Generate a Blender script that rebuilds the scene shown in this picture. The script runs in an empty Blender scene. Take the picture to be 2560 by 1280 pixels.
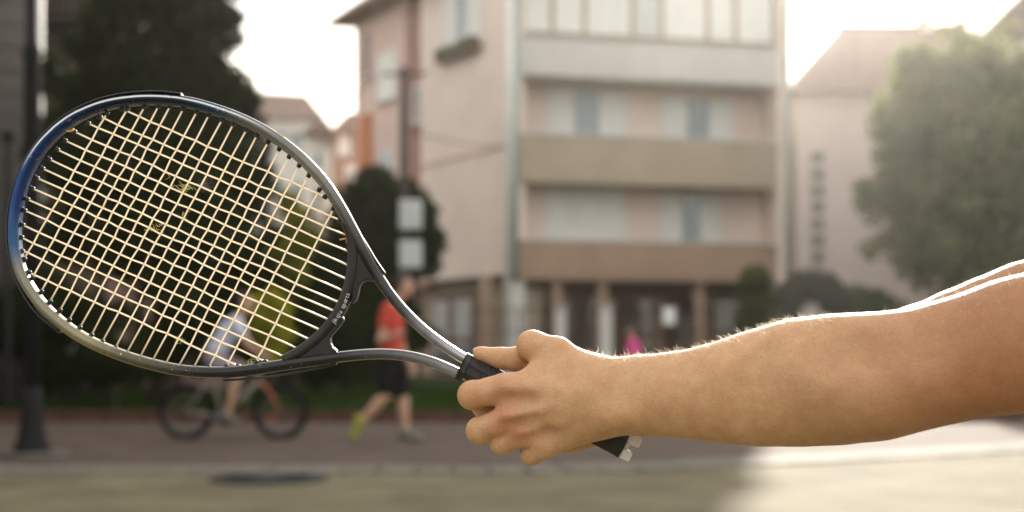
import bpy, bmesh, math, random
import numpy as np
from mathutils import Vector, Matrix

# ------------------------------------------------------------------ camera, sky, sun, exposure
scene = bpy.context.scene
col = scene.collection
CAM_H = 0.95            # eye height
F = 3555.0              # focal length in photo pixels (50 mm on 36 mm across 2560 px)
D0 = 1.35               # distance of the racket

cam_data = bpy.data.cameras.new('camera')
cam = bpy.data.objects.new('camera', cam_data)
col.objects.link(cam)
cam.location = (0, 0, CAM_H)
cam.rotation_euler = (math.radians(90), 0, 0)
cam_data.lens = 50.0
cam_data.sensor_width = 36.0
cam_data.shift_y = 230.0 / 2560.0
cam_data.clip_start = 0.05
cam_data.clip_end = 6000
cam_data.dof.use_dof = True
cam_data.dof.focus_distance = 1.33
cam_data.dof.aperture_fstop = 4.1
cam_data.dof.aperture_blades = 0
scene.camera = cam

SUN_AZ = math.atan(0.204)
SUN_EL = math.radians(20.25)
world = bpy.data.worlds.new('World')
scene.world = world
world.use_nodes = True
wn = world.node_tree
wn.nodes.clear()
w_out = wn.nodes.new('ShaderNodeOutputWorld')
w_bg = wn.nodes.new('ShaderNodeBackground')
w_sky = wn.nodes.new('ShaderNodeTexSky')
w_sky.sky_type = 'NISHITA'
w_sky.sun_disc = False
w_sky.sun_elevation = SUN_EL
w_sky.sun_rotation = SUN_AZ
w_sky.altitude = 200
w_sky.air_density = 1.0
w_sky.dust_density = 3.0
w_sky.ozone_density = 0.6
w_tc = wn.nodes.new('ShaderNodeTexCoord')
w_map = wn.nodes.new('ShaderNodeMapping')
w_map.inputs['Scale'].default_value = (2.2, 2.2, 6.0)
w_noise = wn.nodes.new('ShaderNodeTexNoise')
w_noise.inputs['Scale'].default_value = 1.6
w_noise.inputs['Detail'].default_value = 6
w_noise.inputs['Roughness'].default_value = 0.6
w_ramp = wn.nodes.new('ShaderNodeValToRGB')
w_ramp.color_ramp.elements[0].position = 0.30
w_ramp.color_ramp.elements[0].color = (0.35, 0.35, 0.35, 1)
w_ramp.color_ramp.elements[1].position = 0.62
w_ramp.color_ramp.elements[1].color = (0.9, 0.9, 0.9, 1)
w_mix = wn.nodes.new('ShaderNodeMixRGB')
w_mix.inputs['Color2'].default_value = (7.0, 6.7, 6.2, 1)     # thin bright evening cloud
wn.links.new(w_tc.outputs['Generated'], w_map.inputs['Vector'])
wn.links.new(w_map.outputs['Vector'], w_noise.inputs['Vector'])
wn.links.new(w_noise.outputs['Fac'], w_ramp.inputs['Fac'])
wn.links.new(w_ramp.outputs['Color'], w_mix.inputs['Fac'])
wn.links.new(w_sky.outputs['Color'], w_mix.inputs['Color1'])
wn.links.new(w_mix.outputs['Color'], w_bg.inputs['Color'])
w_bg.inputs['Strength'].default_value = 0.12
wn.links.new(w_bg.outputs['Background'], w_out.inputs['Surface'])

sun_data = bpy.data.lights.new('sun', 'SUN')
sun_data.energy = 5.0
sun_data.angle = math.radians(0.6)
sun_data.color = (1.0, 0.92, 0.80)
sun = bpy.data.objects.new('sun', sun_data)
col.objects.link(sun)
sun_dir = Vector((math.sin(SUN_AZ) * math.cos(SUN_EL), math.cos(SUN_AZ) * math.cos(SUN_EL), math.sin(SUN_EL)))
sun.rotation_euler = (-sun_dir).to_track_quat('-Z', 'Y').to_euler()
sun.location = sun_dir * 60

vs = scene.view_settings
vs.view_transform = 'Standard'
vs.look = 'None'
vs.exposure = 1.2
vs.gamma = 1.0
vs.use_curve_mapping = False
scene.render.engine = 'CYCLES'
scene.cycles.use_denoising = True
scene.cycles.max_bounces = 6
scene.cycles.transparent_max_bounces = 12
scene.cycles.caustics_reflective = False
scene.cycles.caustics_refractive = False
scene.cycles.sample_clamp_indirect = 6.0

rnd = random.Random(7)
nrg = np.random.default_rng(11)

# ------------------------------------------------------------------ helpers
def P(x, y, d):
    """point seen at photo pixel (x, y) at distance d along the view axis"""
    return Vector(((x - 1280.0) / F * d, d, CAM_H + (870.0 - y) / F * d))

def G(x, y):
    """ground point seen at photo pixel"""
    d = CAM_H * F / (y - 870.0)
    return Vector(((x - 1280.0) / F * d, d, 0.0))

ROOT = {}

def tag(o, label=None, cat=None, group=None, kind=None):
    if label: o['label'] = label
    if cat: o['category'] = cat
    if group: o['group'] = group
    if kind: o['kind'] = kind
    return o

def thing(name, loc, label=None, cat=None, group=None):
    o = bpy.data.objects.new(name, None)
    o.empty_display_size = 0.2
    o.location = loc
    col.objects.link(o)
    ROOT[o] = Vector(loc)
    return tag(o, label, cat, group)

class MB:
    def __init__(s):
        s.v = []; s.f = []
    def add(s, vs_, fs_):
        n = len(s.v)
        s.v.extend([tuple(p) for p in vs_])
        s.f.extend([tuple(i + n for i in f) for f in fs_])
        return s
    def obox(s, o, ax, ay, az, x0, x1, y0, y1, z0, z1):
        o, ax, ay, az = Vector(o), Vector(ax), Vector(ay), Vector(az)
        c = [o + ax * x + ay * y + az * z for z in (z0, z1) for y in (y0, y1) for x in (x0, x1)]
        s.add(c, [(0, 2, 3, 1), (4, 5, 7, 6), (0, 1, 5, 4), (2, 6, 7, 3), (0, 4, 6, 2), (1, 3, 7, 5)])
        return s
    def box(s, x0, x1, y0, y1, z0, z1):
        return s.obox((0, 0, 0), (1, 0, 0), (0, 1, 0), (0, 0, 1), x0, x1, y0, y1, z0, z1)
    def tube(s, pts, r, n=8, cap=True):
        pts = [Vector(p) for p in pts]
        rs = r if isinstance(r, (list, tuple)) else [r] * len(pts)
        rings = []
        up = None
        for i, p in enumerate(pts):
            t = (pts[min(i + 1, len(pts) - 1)] - pts[max(i - 1, 0)]).normalized()
            if up is None:
                up = Vector((0, 0, 1)) if abs(t.z) < 0.9 else Vector((1, 0, 0))
            a = t.cross(up).normalized()
            b = a.cross(t).normalized()
            up = b
            rings.append([p + (a * math.cos(2 * math.pi * k / n) + b * math.sin(2 * math.pi * k / n)) * rs[i] for k in range(n)])
        vv = [q for ring in rings for q in ring]
        ff = []
        for i in range(len(pts) - 1):
            for k in range(n):
                k2 = (k + 1) % n
                ff.append((i * n + k, i * n + k2, (i + 1) * n + k2, (i + 1) * n + k))
        if cap:
            ff.append(tuple(reversed(range(n))))
            ff.append(tuple((len(pts) - 1) * n + k for k in range(n)))
        s.add(vv, ff)
        return s
    def lathe(s, c, prof, n=20, axis=(0, 0, 1)):
        c = Vector(c); az = Vector(axis).normalized()
        ax = az.orthogonal().normalized(); ay = az.cross(ax)
        vv = []; ff = []
        for (r, z) in prof:
            for k in range(n):
                a = 2 * math.pi * k / n
                vv.append(c + az * z + (ax * math.cos(a) + ay * math.sin(a)) * r)
        for i in range(len(prof) - 1):
            for k in range(n):
                k2 = (k + 1) % n
                ff.append((i * n + k, i * n + k2, (i + 1) * n + k2, (i + 1) * n + k))
        ff.append(tuple(reversed(range(n))))
        ff.append(tuple((len(prof) - 1) * n + k for k in range(n)))
        s.add(vv, ff)
        return s
    def torus(s, c, R, r, axis, n=36, m=8, ry=None):
        c = Vector(c); az = Vector(axis).normalized()
        ax = az.orthogonal().normalized(); ay = az.cross(ax)
        vv = []; ff = []
        for i in range(n):
            a = 2 * math.pi * i / n
            rad = ax * math.cos(a) + ay * math.sin(a)
            for j in range(m):
                b = 2 * math.pi * j / m
                vv.append(c + rad * (R + r * math.cos(b)) + az * ((ry or r) * math.sin(b)))
        for i in range(n):
            for j in range(m):
                i2 = (i + 1) % n; j2 = (j + 1) % m
                ff.append((i * m + j, i2 * m + j, i2 * m + j2, i * m + j2))
        s.add(vv, ff)
        return s
    def prism(s, poly, o, ax, ay, az, z0, z1):
        """2-D polygon extruded along az"""
        o, ax, ay, az = Vector(o), Vector(ax), Vector(ay), Vector(az)
        n = len(poly)
        vv = [o + ax * p[0] + ay * p[1] + az * z0 for p in poly] + [o + ax * p[0] + ay * p[1] + az * z1 for p in poly]
        ff = [tuple(reversed(range(n))), tuple(range(n, 2 * n))]
        for i in range(n):
            j = (i + 1) % n
            ff.append((i, j, n + j, n + i))
        s.add(vv, ff)
        return s
    def build(s, name, mat, parent=None, smooth=False, bevel=0.0, kind=None):
        return mesh_obj(name, s.v, s.f, mat, parent, smooth, bevel, kind)

def mesh_obj(name, v, f, mat, parent=None, smooth=False, bevel=0.0, kind=None):
    root = parent
    while root is not None and root.parent is not None:
        root = root.parent
    off = ROOT.get(root, Vector((0, 0, 0)))
    me = bpy.data.meshes.new(name)
    if isinstance(v, np.ndarray):
        me.from_pydata((v - np.array(off)).tolist() if len(v) < 1 else [], [], [])
        vv = np.ascontiguousarray(v - np.array(off, dtype=float), dtype=np.float32)
        ff = np.ascontiguousarray(f, dtype=np.int32)
        k = ff.shape[1]
        me.vertices.add(len(vv)); me.vertices.foreach_set('co', vv.ravel())
        me.loops.add(ff.size); me.loops.foreach_set('vertex_index', ff.ravel())
        me.polygons.add(len(ff))
        me.polygons.foreach_set('loop_start', np.arange(0, ff.size, k, dtype=np.int32))
        me.polygons.foreach_set('loop_total', np.full(len(ff), k, dtype=np.int32))
        me.update(calc_edges=True)
    else:
        me.from_pydata([tuple(Vector(p) - off) for p in v], [], f)
    if bevel > 0 or not isinstance(v, np.ndarray):
        bm = bmesh.new(); bm.from_mesh(me)
        if bevel > 0:
            es = [e for e in bm.edges if len(e.link_faces) == 2 and e.calc_face_angle(0) > 0.6]
            bmesh.ops.bevel(bm, geom=es, offset=bevel, segments=2, affect='EDGES', profile=0.6, clamp_overlap=True)
        bmesh.ops.recalc_face_normals(bm, faces=bm.faces)
        bm.to_mesh(me); bm.free()
    if smooth:
        me.polygons.foreach_set('use_smooth', [True] * len(me.polygons))
    if mat is not None:
        me.materials.append(mat)
    o = bpy.data.objects.new(name, me)
    col.objects.link(o)
    if parent is not None:
        o.parent = parent
    else:
        ROOT[o] = Vector((0, 0, 0))
    if kind: o['kind'] = kind
    return o

def copy_tree(o, parent=None):
    c = o.copy(); col.objects.link(c)
    c.parent = parent
    for ch in o.children:
        copy_tree(ch, c)
    return c

# ------------------------------------------------------------------ materials
MATS = {}
def M(name, c, rough=0.7, var=0.15, scale=6.0, bump=0.0, metal=0.0, spec=0.5, c2=None, coords='Object', detail=5, stretch=None, trans=0.0, bscale=None, sheen=0.0, coat=0.0):
    if name in MATS: return MATS[name]
    m = bpy.data.materials.new(name); m.use_nodes = True
    nt = m.node_tree; nd = nt.nodes; lk = nt.links
    b = nd['Principled BSDF']
    b.inputs['Roughness'].default_value = rough
    b.inputs['Metallic'].default_value = metal
    b.inputs['Specular IOR Level'].default_value = spec
    b.inputs['Coat Weight'].default_value = coat
    tc = nd.new('ShaderNodeTexCoord')
    mp = nd.new('ShaderNodeMapping')
    if stretch: mp.inputs['Scale'].default_value = stretch
    n1 = nd.new('ShaderNodeTexNoise')
    n1.inputs['Scale'].default_value = scale
    n1.inputs['Detail'].default_value = detail
    n1.inputs['Roughness'].default_value = 0.65
    lk.new(tc.outputs[coords], mp.inputs['Vector'])
    lk.new(mp.outputs['Vector'], n1.inputs['Vector'])
    rp = nd.new('ShaderNodeValToRGB')
    lo = tuple(max(0, x * (1 - var)) for x in c); hi = tuple(min(1, x * (1 + var)) for x in (c2 or c))
    rp.color_ramp.elements[0].position = 0.32; rp.color_ramp.elements[0].color = (*lo, 1)
    rp.color_ramp.elements[1].position = 0.68; rp.color_ramp.elements[1].color = (*hi, 1)
    lk.new(n1.outputs['Fac'], rp.inputs['Fac'])
    lk.new(rp.outputs['Color'], b.inputs['Base Color'])
    if bump > 0:
        n2 = nd.new('ShaderNodeTexNoise')
        n2.inputs['Scale'].default_value = bscale or scale * 5
        n2.inputs['Detail'].default_value = 4
        lk.new(mp.outputs['Vector'], n2.inputs['Vector'])
        bp = nd.new('ShaderNodeBump')
        bp.inputs['Strength'].default_value = bump
        bp.inputs['Distance'].default_value = 0.02
        lk.new(n2.outputs['Fac'], bp.inputs['Height'])
        lk.new(bp.outputs['Normal'], b.inputs['Normal'])
    if trans > 0:
        t = nd.new('ShaderNodeBsdfTranslucent')
        mx = nd.new('ShaderNodeMixShader'); mx.inputs['Fac'].default_value = trans
        lk.new(rp.outputs['Color'], t.inputs['Color'])
        lk.new(b.outputs['BSDF'], mx.inputs[1]); lk.new(t.outputs['BSDF'], mx.inputs[2])
        lk.new(mx.outputs['Shader'], nd['Material Output'].inputs['Surface'])
    MATS[name] = m
    return m

def leaf_mat(name, dark, light, trans=0.35):
    m = bpy.data.materials.new(name); m.use_nodes = True
    nt = m.node_tree; nd = nt.nodes; lk = nt.links
    b = nd['Principled BSDF']; b.inputs['Roughness'].default_value = 0.8
    b.inputs['Specular IOR Level'].default_value = 0.06
    g = nd.new('ShaderNodeNewGeometry')
    rp = nd.new('ShaderNodeValToRGB')
    rp.color_ramp.elements[0].color = (*dark, 1); rp.color_ramp.elements[1].color = (*light, 1)
    lk.new(g.outputs['Random Per Island'], rp.inputs['Fac'])
    lk.new(rp.outputs['Color'], b.inputs['Base Color'])
    t = nd.new('ShaderNodeBsdfTranslucent')
    hs = nd.new('ShaderNodeHueSaturation'); hs.inputs['Saturation'].default_value = 1.15; hs.inputs['Value'].default_value = 1.6
    lk.new(rp.outputs['Color'], hs.inputs['Color']); lk.new(hs.outputs['Color'], t.inputs['Color'])
    mx = nd.new('ShaderNodeMixShader'); mx.inputs['Fac'].default_value = trans
    lk.new(b.outputs['BSDF'], mx.inputs[1]); lk.new(t.outputs['BSDF'], mx.inputs[2])
    lk.new(mx.outputs['Shader'], nd['Material Output'].inputs['Surface'])
    return m

def glass_mat(name, c, rough=0.08):
    m = M(name, c, rough=rough, var=0.25, scale=0.8, spec=0.8)
    return m

# ------------------------------------------------------------------ implicit bodies: smooth union of tapered limbs, meshed with surface nets
class Body:
    def __init__(s, lo, hi, h):
        s.h = h
        s.lo = np.array(lo, dtype=np.float64)
        s.n = np.ceil((np.array(hi) - s.lo) / h).astype(int) + 1
        s.f = np.full(tuple(s.n), 0.5, dtype=np.float32)
    def _win(s, lo, hi):
        a = np.clip(np.floor((lo - s.lo) / s.h).astype(int), 0, s.n)
        b = np.clip(np.ceil((hi - s.lo) / s.h).astype(int) + 1, 0, s.n)
        if np.any(b <= a): return None
        g = [s.lo[i] + s.h * np.arange(a[i], b[i], dtype=np.float32) for i in range(3)]
        return a, b, g
    def cone(s, p0, r0, p1, r1, k=0.008, sy=1.0, op='add'):
        p0 = np.array(p0, dtype=np.float64); p1 = np.array(p1, dtype=np.float64)
        R = max(r0, r1) + k + 3 * s.h
        w = s._win(np.minimum(p0, p1) - R, np.maximum(p0, p1) + R)
        if w is None: return
        a, b, g = w
        X = g[0][:, None, None]; Y = g[1][None, :, None]; Z = g[2][None, None, :]
        d = p1 - p0
        sc = np.array([1, 1 / sy, 1])
        dd = d * sc
        L = max(float(dd @ dd), 1e-12)
        qx = X - p0[0]; qy = (Y - p0[1]) / sy; qz = Z - p0[2]
        t = np.clip((qx * dd[0] + qy * dd[1] + qz * dd[2]) / L, 0, 1)
        dist = np.sqrt((qx - t * dd[0]) ** 2 + (qy - t * dd[1]) ** 2 + (qz - t * dd[2]) ** 2) - (r0 + t * (r1 - r0))
        dist = dist.astype(np.float32)
        sl = tuple(slice(a[i], b[i]) for i in range(3))
        A = s.f[sl]
        if op == 'sub':
            dist = -dist
            hh = np.clip(0.5 - 0.5 * (dist - A) / k, 0, 1)
            s.f[sl] = dist * (1 - hh) + A * hh + k * hh * (1 - hh) if False else np.maximum(A, dist) + np.maximum(k - np.abs(A - dist), 0) ** 2 * 0.25 / k
        else:
            s.f[sl] = np.minimum(A, dist) - np.maximum(k - np.abs(A - dist), 0) ** 2 * 0.25 / k
    def chain(s, pts, k=0.008, sy=1.0):
        for (p0, r0), (p1, r1) in zip(pts[:-1], pts[1:]):
            s.cone(p0, r0, p1, r1, k, sy)
    def merge(s, other, k=0.002):
        A, B = s.f, other.f
        s.f = np.minimum(A, B) - np.maximum(k - np.abs(A - B), 0) ** 2 * 0.25 / k
    def mesh(s, relax=2):
        f = s.f
        ins = f < 0
        nx, ny, nz = f.shape
        c = ins[:-1, :-1, :-1].astype(np.int8)
        tot = np.zeros((nx - 1, ny - 1, nz - 1), np.int8)
        for i in (0, 1):
            for j in (0, 1):
                for k in (0, 1):
                    tot += ins[i:nx - 1 + i, j:ny - 1 + j, k:nz - 1 + k]
        act = np.argwhere((tot > 0) & (tot < 8))
        idx = np.full((nx - 1, ny - 1, nz - 1), -1, np.int64)
        idx[act[:, 0], act[:, 1], act[:, 2]] = np.arange(len(act))
        acc = np.zeros((len(act), 3)); cnt = np.zeros(len(act))
        corners = [(i, j, k) for i in (0, 1) for j in (0, 1) for k in (0, 1)]
        for a in corners:
            for ax in range(3):
                if a[ax] == 1: continue
                b = list(a); b[ax] = 1
                fa = f[act[:, 0] + a[0], act[:, 1] + a[1], act[:, 2] + a[2]].astype(np.float64)
                fb = f[act[:, 0] + b[0], act[:, 1] + b[1], act[:, 2] + b[2]].astype(np.float64)
                m = (fa < 0) != (fb < 0)
                t = np.where(m, fa / np.where(m, fa - fb, 1), 0)
                p = np.tile(np.array(a, float), (len(act), 1)); p[:, ax] = t
                acc[m] += p[m]; cnt[m] += 1
        v = s.lo + s.h * (act + acc / cnt[:, None])
        quads = []
        for ax in range(3):
            sl0 = [slice(None)] * 3; sl1 = [slice(None)] * 3
            sl0[ax] = slice(0, f.shape[ax] - 1); sl1[ax] = slice(1, None)
            A = ins[tuple(sl0)]; B = ins[tuple(sl1)]
            e = np.argwhere(A != B)
            o1, o2 = (ax + 1) % 3, (ax + 2) % 3
            ok = (e[:, o1] > 0) & (e[:, o2] > 0) & (e[:, o1] < f.shape[o1] - 1) & (e[:, o2] < f.shape[o2] - 1)
            e = e[ok]
            def at(d1, d2):
                q = e.copy(); q[:, o1] -= d1; q[:, o2] -= d2
                return idx[q[:, 0], q[:, 1], q[:, 2]]
            q = np.stack([at(0, 0), at(1, 0), at(1, 1), at(0, 1)], 1)
            flip = A[e[:, 0], e[:, 1], e[:, 2]]
            q[flip] = q[flip][:, ::-1]
            quads.append(q)
        q = np.concatenate(quads)[:, ::-1]
        q = q[(q >= 0).all(1)]
        for _ in range(relax):
            s_ = np.zeros_like(v); n_ = np.zeros(len(v))
            for i in range(4):
                a, b = q[:, i], q[:, (i + 1) % 4]
                for ax in range(3):
                    s_[:, ax] += np.bincount(a, v[b, ax], len(v)) + np.bincount(b, v[a, ax], len(v))
                n_ += np.bincount(a, minlength=len(v)) + np.bincount(b, minlength=len(v))
            v = v * 0.5 + 0.5 * s_ / np.maximum(n_, 1)[:, None]
        return v, q

# ------------------------------------------------------------------ materials of the place
m_asphalt = M('asphalt', (0.112, 0.094, 0.052), rough=0.9, spec=0.22, var=0.22, scale=1.3, bump=0.5, bscale=60, c2=(0.142, 0.12, 0.07))
m_walk = M('red_paving', (0.085, 0.061, 0.049), rough=0.9, spec=0.15, var=0.25, scale=2.0, bump=0.4, bscale=25)
m_paver = M('pale_paver', (0.125, 0.113, 0.09), rough=0.85, spec=0.3, var=0.18, scale=3.0, bump=0.3, bscale=30)
m_grass = M('grass_ground', (0.016, 0.026, 0.007), rough=1.0, spec=0.06, var=0.4, scale=1.5, bump=0.6, c2=(0.03, 0.045, 0.012))
m_kerb = M('brick_red_kerb', (0.10, 0.05, 0.037), rough=1.0, spec=0.06, var=0.25, scale=3, bump=0.4)
m_concrete = M('concrete', (0.38, 0.36, 0.33), rough=0.85, var=0.2, scale=3, bump=0.3)
m_foot = M('dirty_concrete', (0.10, 0.09, 0.08), rough=0.95, spec=0.1, var=0.3, scale=4, bump=0.4)
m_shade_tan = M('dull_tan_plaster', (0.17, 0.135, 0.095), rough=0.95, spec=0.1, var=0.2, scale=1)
m_iron = M('dark_iron', (0.012, 0.011, 0.011), rough=0.75, spec=0.2, var=0.3, scale=8, bump=0.1)
m_cover = M('cast_iron_cover', (0.016, 0.015, 0.015), rough=0.7, spec=0.2, var=0.3, scale=10, bump=0.3, metal=0.4)
m_peach = M('peach_plaster', (0.80, 0.66, 0.575), rough=0.9, var=0.07, scale=0.7, bump=0.15, bscale=20)
m_pink = M('pink_plaster', (0.66, 0.48, 0.42), rough=0.9, var=0.08, scale=0.7, bump=0.15, bscale=20)
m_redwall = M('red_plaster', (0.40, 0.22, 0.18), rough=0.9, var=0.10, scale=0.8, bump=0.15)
m_terra = M('terracotta_plaster', (0.50, 0.19, 0.085), rough=0.9, var=0.12, scale=1, bump=0.1)
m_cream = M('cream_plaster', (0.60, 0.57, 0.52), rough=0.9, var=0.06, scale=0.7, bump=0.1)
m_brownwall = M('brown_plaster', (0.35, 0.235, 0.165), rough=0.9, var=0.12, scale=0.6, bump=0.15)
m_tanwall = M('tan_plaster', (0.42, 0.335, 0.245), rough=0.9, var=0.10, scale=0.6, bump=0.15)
m_white = M('white_paint', (0.74, 0.73, 0.70), rough=0.6, var=0.05, scale=2)
m_curtain = M('white_curtain', (0.78, 0.77, 0.72), rough=0.9, var=0.10, scale=2.5, stretch=(6, 6, 0.6))
m_glass = glass_mat('window_glass', (0.22, 0.25, 0.26))
m_glass_d = glass_mat('dark_window_glass', (0.03, 0.035, 0.04))
m_shopglass = glass_mat('shop_glass', (0.13, 0.10, 0.075))
m_pipe = M('green_grey_pipe', (0.34, 0.40, 0.34), rough=0.5, var=0.1)
m_roof = M('brown_roof_tiles', (0.20, 0.11, 0.075), rough=0.8, var=0.3, scale=3, bump=0.4)
m_eave = M('dark_eave_wood', (0.12, 0.075, 0.05), rough=0.75, var=0.2, scale=4)
m_darkwood = M('dark_wood', (0.035, 0.022, 0.016), rough=0.7, var=0.35, scale=5, stretch=(1, 1, 8))
m_brownwood = M('brown_wood', (0.16, 0.085, 0.05), rough=0.6, var=0.3, scale=5, stretch=(6, 6, 1))
m_grey_board = M('grey_board', (0.19, 0.172, 0.157), rough=0.8, var=0.18, scale=2, stretch=(1, 1, 6))
m_bark = M('bark', (0.065, 0.048, 0.034), rough=0.95, var=0.35, scale=8, bump=0.8, stretch=(4, 4, 1))
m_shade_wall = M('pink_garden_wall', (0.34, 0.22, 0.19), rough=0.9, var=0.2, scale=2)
m_greybox = M('pale_grey_metal', (0.58, 0.59, 0.57), rough=0.5, var=0.06, scale=3)
m_rooftile2 = M('rust_roof_tiles', (0.19, 0.125, 0.095), rough=0.8, var=0.3, scale=4, bump=0.3)
m_offwhite = M('off_white_plaster', (0.66, 0.62, 0.57), rough=0.9, var=0.07, scale=0.7)
m_palepink = M('pale_pink_plaster', (0.68, 0.60, 0.56), rough=0.9, var=0.06, scale=0.7)
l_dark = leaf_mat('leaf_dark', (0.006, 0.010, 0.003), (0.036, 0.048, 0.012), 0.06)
l_mid = leaf_mat('leaf_mid', (0.05, 0.07, 0.02), (0.12, 0.14, 0.045), 0.40)
l_olive = leaf_mat('leaf_olive', (0.08, 0.092, 0.04), (0.25, 0.265, 0.12), 0.45)
l_lime = leaf_mat('leaf_lime', (0.26, 0.27, 0.02), (0.44, 0.42, 0.05), 0.45)
l_limed = leaf_mat('leaf_lime_dull', (0.15, 0.16, 0.02), (0.33, 0.32, 0.05), 0.40)
l_grass = leaf_mat('grass_blades', (0.015, 0.03, 0.006), (0.045, 0.075, 0.018), 0.35)

# ------------------------------------------------------------------ ground, road, walkway
tag(MB().add([(-2500, -200, -0.03), (2500, -200, -0.03), (2500, 4000, -0.03), (-2500, 4000, -0.03)], [(0, 1, 2, 3)]).build('ground', m_grass), kind='structure')

def kerb_d(X):
    pts = [(-30, 11.4), (0, 11.4), (0.9, 11.62), (2.14, 12.28), (3.6, 13.1), (5.07, 14.07), (9, 17.0), (30, 33)]
    for (a, da), (b, db) in zip(pts[:-1], pts[1:]):
        if X <= b:
            return da + (db - da) * (X - a) / (b - a)
    return 33

xs = [-30 + i * 0.5 for i in range(121)]
road = MB()
for a, b in zip(xs[:-1], xs[1:]):
    road.add([(a, -25, 0), (b, -25, 0), (b, kerb_d(b) - 0.73, 0), (a, kerb_d(a) - 0.73, 0)], [(0, 1, 2, 3)])
tag(road.build('road', m_asphalt), kind='structure')
walk = MB()
for a, b in zip(xs[:-1], xs[1:]):
    fa, fb = max(18.0, kerb_d(a) + 6), max(18.0, kerb_d(b) + 6)
    walk.add([(a, kerb_d(a), 0.012), (b, kerb_d(b), 0.012), (b, fb, 0.012), (a, fa, 0.012)], [(0, 1, 2, 3)])
tag(walk.build('walkway', m_walk), kind='structure')
# gutter of pale setts between road and walkway
bed = MB()
for a, b in zip(xs[:-1], xs[1:]):
    bed.add([(a, kerb_d(a) - 0.73, -0.012), (b, kerb_d(b) - 0.73, -0.012), (b, kerb_d(b), -0.012), (a, kerb_d(a), -0.012)], [(0, 1, 2, 3)])
bed_o = tag(bed.build('gutter', m_foot), kind='structure')
pv = MB().box(-0.132, 0.132, -0.34, 0.34, -0.012, 0.016).build('paver', m_paver, bed_o, bevel=0.008)
first = True
X = -6.0
while X < 9.5:
    ang = math.atan2(kerb_d(X + 0.2) - kerb_d(X - 0.2), 0.4)
    for row in (0,):
        o = pv if first else pv.copy()
        if not first: col.objects.link(o); o.parent = bed_o
        first = False
        o.location = (X + rnd.uniform(-.006, .006), kerb_d(X) - 0.37 - 0.72 * row, rnd.uniform(-.003, .003))
        o.rotation_euler = (rnd.uniform(-.01, .01), rnd.uniform(-.01, .01), ang * 0.6)
    X += 0.284 * math.cos(ang)

# red brick edging at the lawn, single stones
edg = thing('lawn_edging', (0, 18.1, 0)); tag(edg, kind='structure')
st = MB().box(-0.245, 0.245, -0.06, 0.06, 0, 0.15).build('edging_stone', m_kerb, None, bevel=0.01)
ROOT.pop(st, None)
st.parent = edg
for i in range(56):
    o = st if i == 0 else st.copy()
    if i: col.objects.link(o); o.parent = edg
    o.location = (-13 + i * 0.5, rnd.uniform(-.01, .01), rnd.uniform(-.012, .0))

# lawn blades
def blades(name, x0, x1, y0, y1, n, h, mat):
    bx = nrg.uniform(x0, x1, n); by = nrg.uniform(y0, y1, n)
    a = nrg.uniform(0, 6.28, n); hh = h * nrg.uniform(.5, 1.2, n); w = 0.012
    lx, ly = nrg.normal(0, .3, n) * hh, nrg.normal(0, .3, n) * hh
    v = np.zeros((n, 3, 3))
    v[:, 0] = np.stack([bx - w * np.cos(a), by - w * np.sin(a), np.zeros(n)], 1)
    v[:, 1] = np.stack([bx + w * np.cos(a), by + w * np.sin(a), np.zeros(n)], 1)
    v[:, 2] = np.stack([bx + lx, by + ly, hh], 1)
    return mesh_obj(name, v.reshape(-1, 3), np.arange(n * 3).reshape(n, 3), mat)
tag(blades('grass', -14, 13, 18.2, 33, 60000, 0.13, l_grass), 'short shaded lawn behind the brick edging', 'grass', kind='stuff')

# ------------------------------------------------------------------ buildings
class Face:
    """a vertical facade: origin at the foot of one corner, u along it, n outward"""
    def __init__(s, A, B, flip=False):
        s.A = Vector((A[0], A[1], 0)); s.B = Vector((B[0], B[1], 0))
        s.u = (s.B - s.A).normalized(); s.L = (s.B - s.A).length
        s.n = Vector((s.u.y, -s.u.x, 0))
        if flip: s.n = -s.n
        s.z = Vector((0, 0, 1))
    def at(s, px, py, dep=0.0):
        """facade coordinates (u, z) of a photo pixel, on the plane set dep behind the facade"""
        k = (px - 1280.0) / F
        A = s.A - s.n * dep
        u = (k * A.y - A.x) / (s.u.x - k * s.u.y)
        Y = A.y + u * s.u.y
        return u, CAM_H + (870.0 - py) / F * Y
    def box(s, mb, u0, u1, z0, z1, n0, n1):
        return mb.obox(s.A, s.u, s.n, s.z, u0, u1, n0, n1, z0, z1)

def window(face, parent, u0, u1, z0, z1, n=0.0, cols=2, rows=1, frame=m_white, glass=m_glass, fw=0.07, curtain=None, sill=True, name='window'):
    """frame with mullions, panes as sub-parts; n = plane of the wall it sits on"""
    mb = MB()
    face.box(mb, u0, u1, z0, z0 + fw, n - .02, n + .06); face.box(mb, u0, u1, z1 - fw, z1, n - .02, n + .06)
    cw = (u1 - u0) / cols; rh = (z1 - z0) / rows
    for i in range(cols + 1):
        c = u0 + i * cw
        a = max(u0, c - fw / 2); b = min(u1, c + fw / 2)
        if i == 0: a, b = u0, u0 + fw
        if i == cols: a, b = u1 - fw, u1
        face.box(mb, a, b, z0 + fw, z1 - fw, n - .02, n + .057)
    for j in range(1, rows):
        c = z0 + j * rh
        face.box(mb, u0 + fw, u1 - fw, c - fw / 2, c + fw / 2, n - .02, n + .05)
    w = mb.build(name, frame, parent)
    for i in range(cols):
        for j in range(rows):
            q = MB(); face.box(q, u0 + i * cw + fw * .5, u0 + (i + 1) * cw - fw * .5, z0 + j * rh + fw * .5, z0 + (j + 1) * rh - fw * .5, n - .01, n + .02)
            q.build('pane', curtain if curtain is not None and (i + j) % 2 == 0 else glass, w)
    if sill:
        q = MB(); face.box(q, u0 - .08, u1 + .08, z0 - .07, z0 - .002, n - .02, n + .14); q.build('sill', m_cream, w)
    return w

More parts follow.
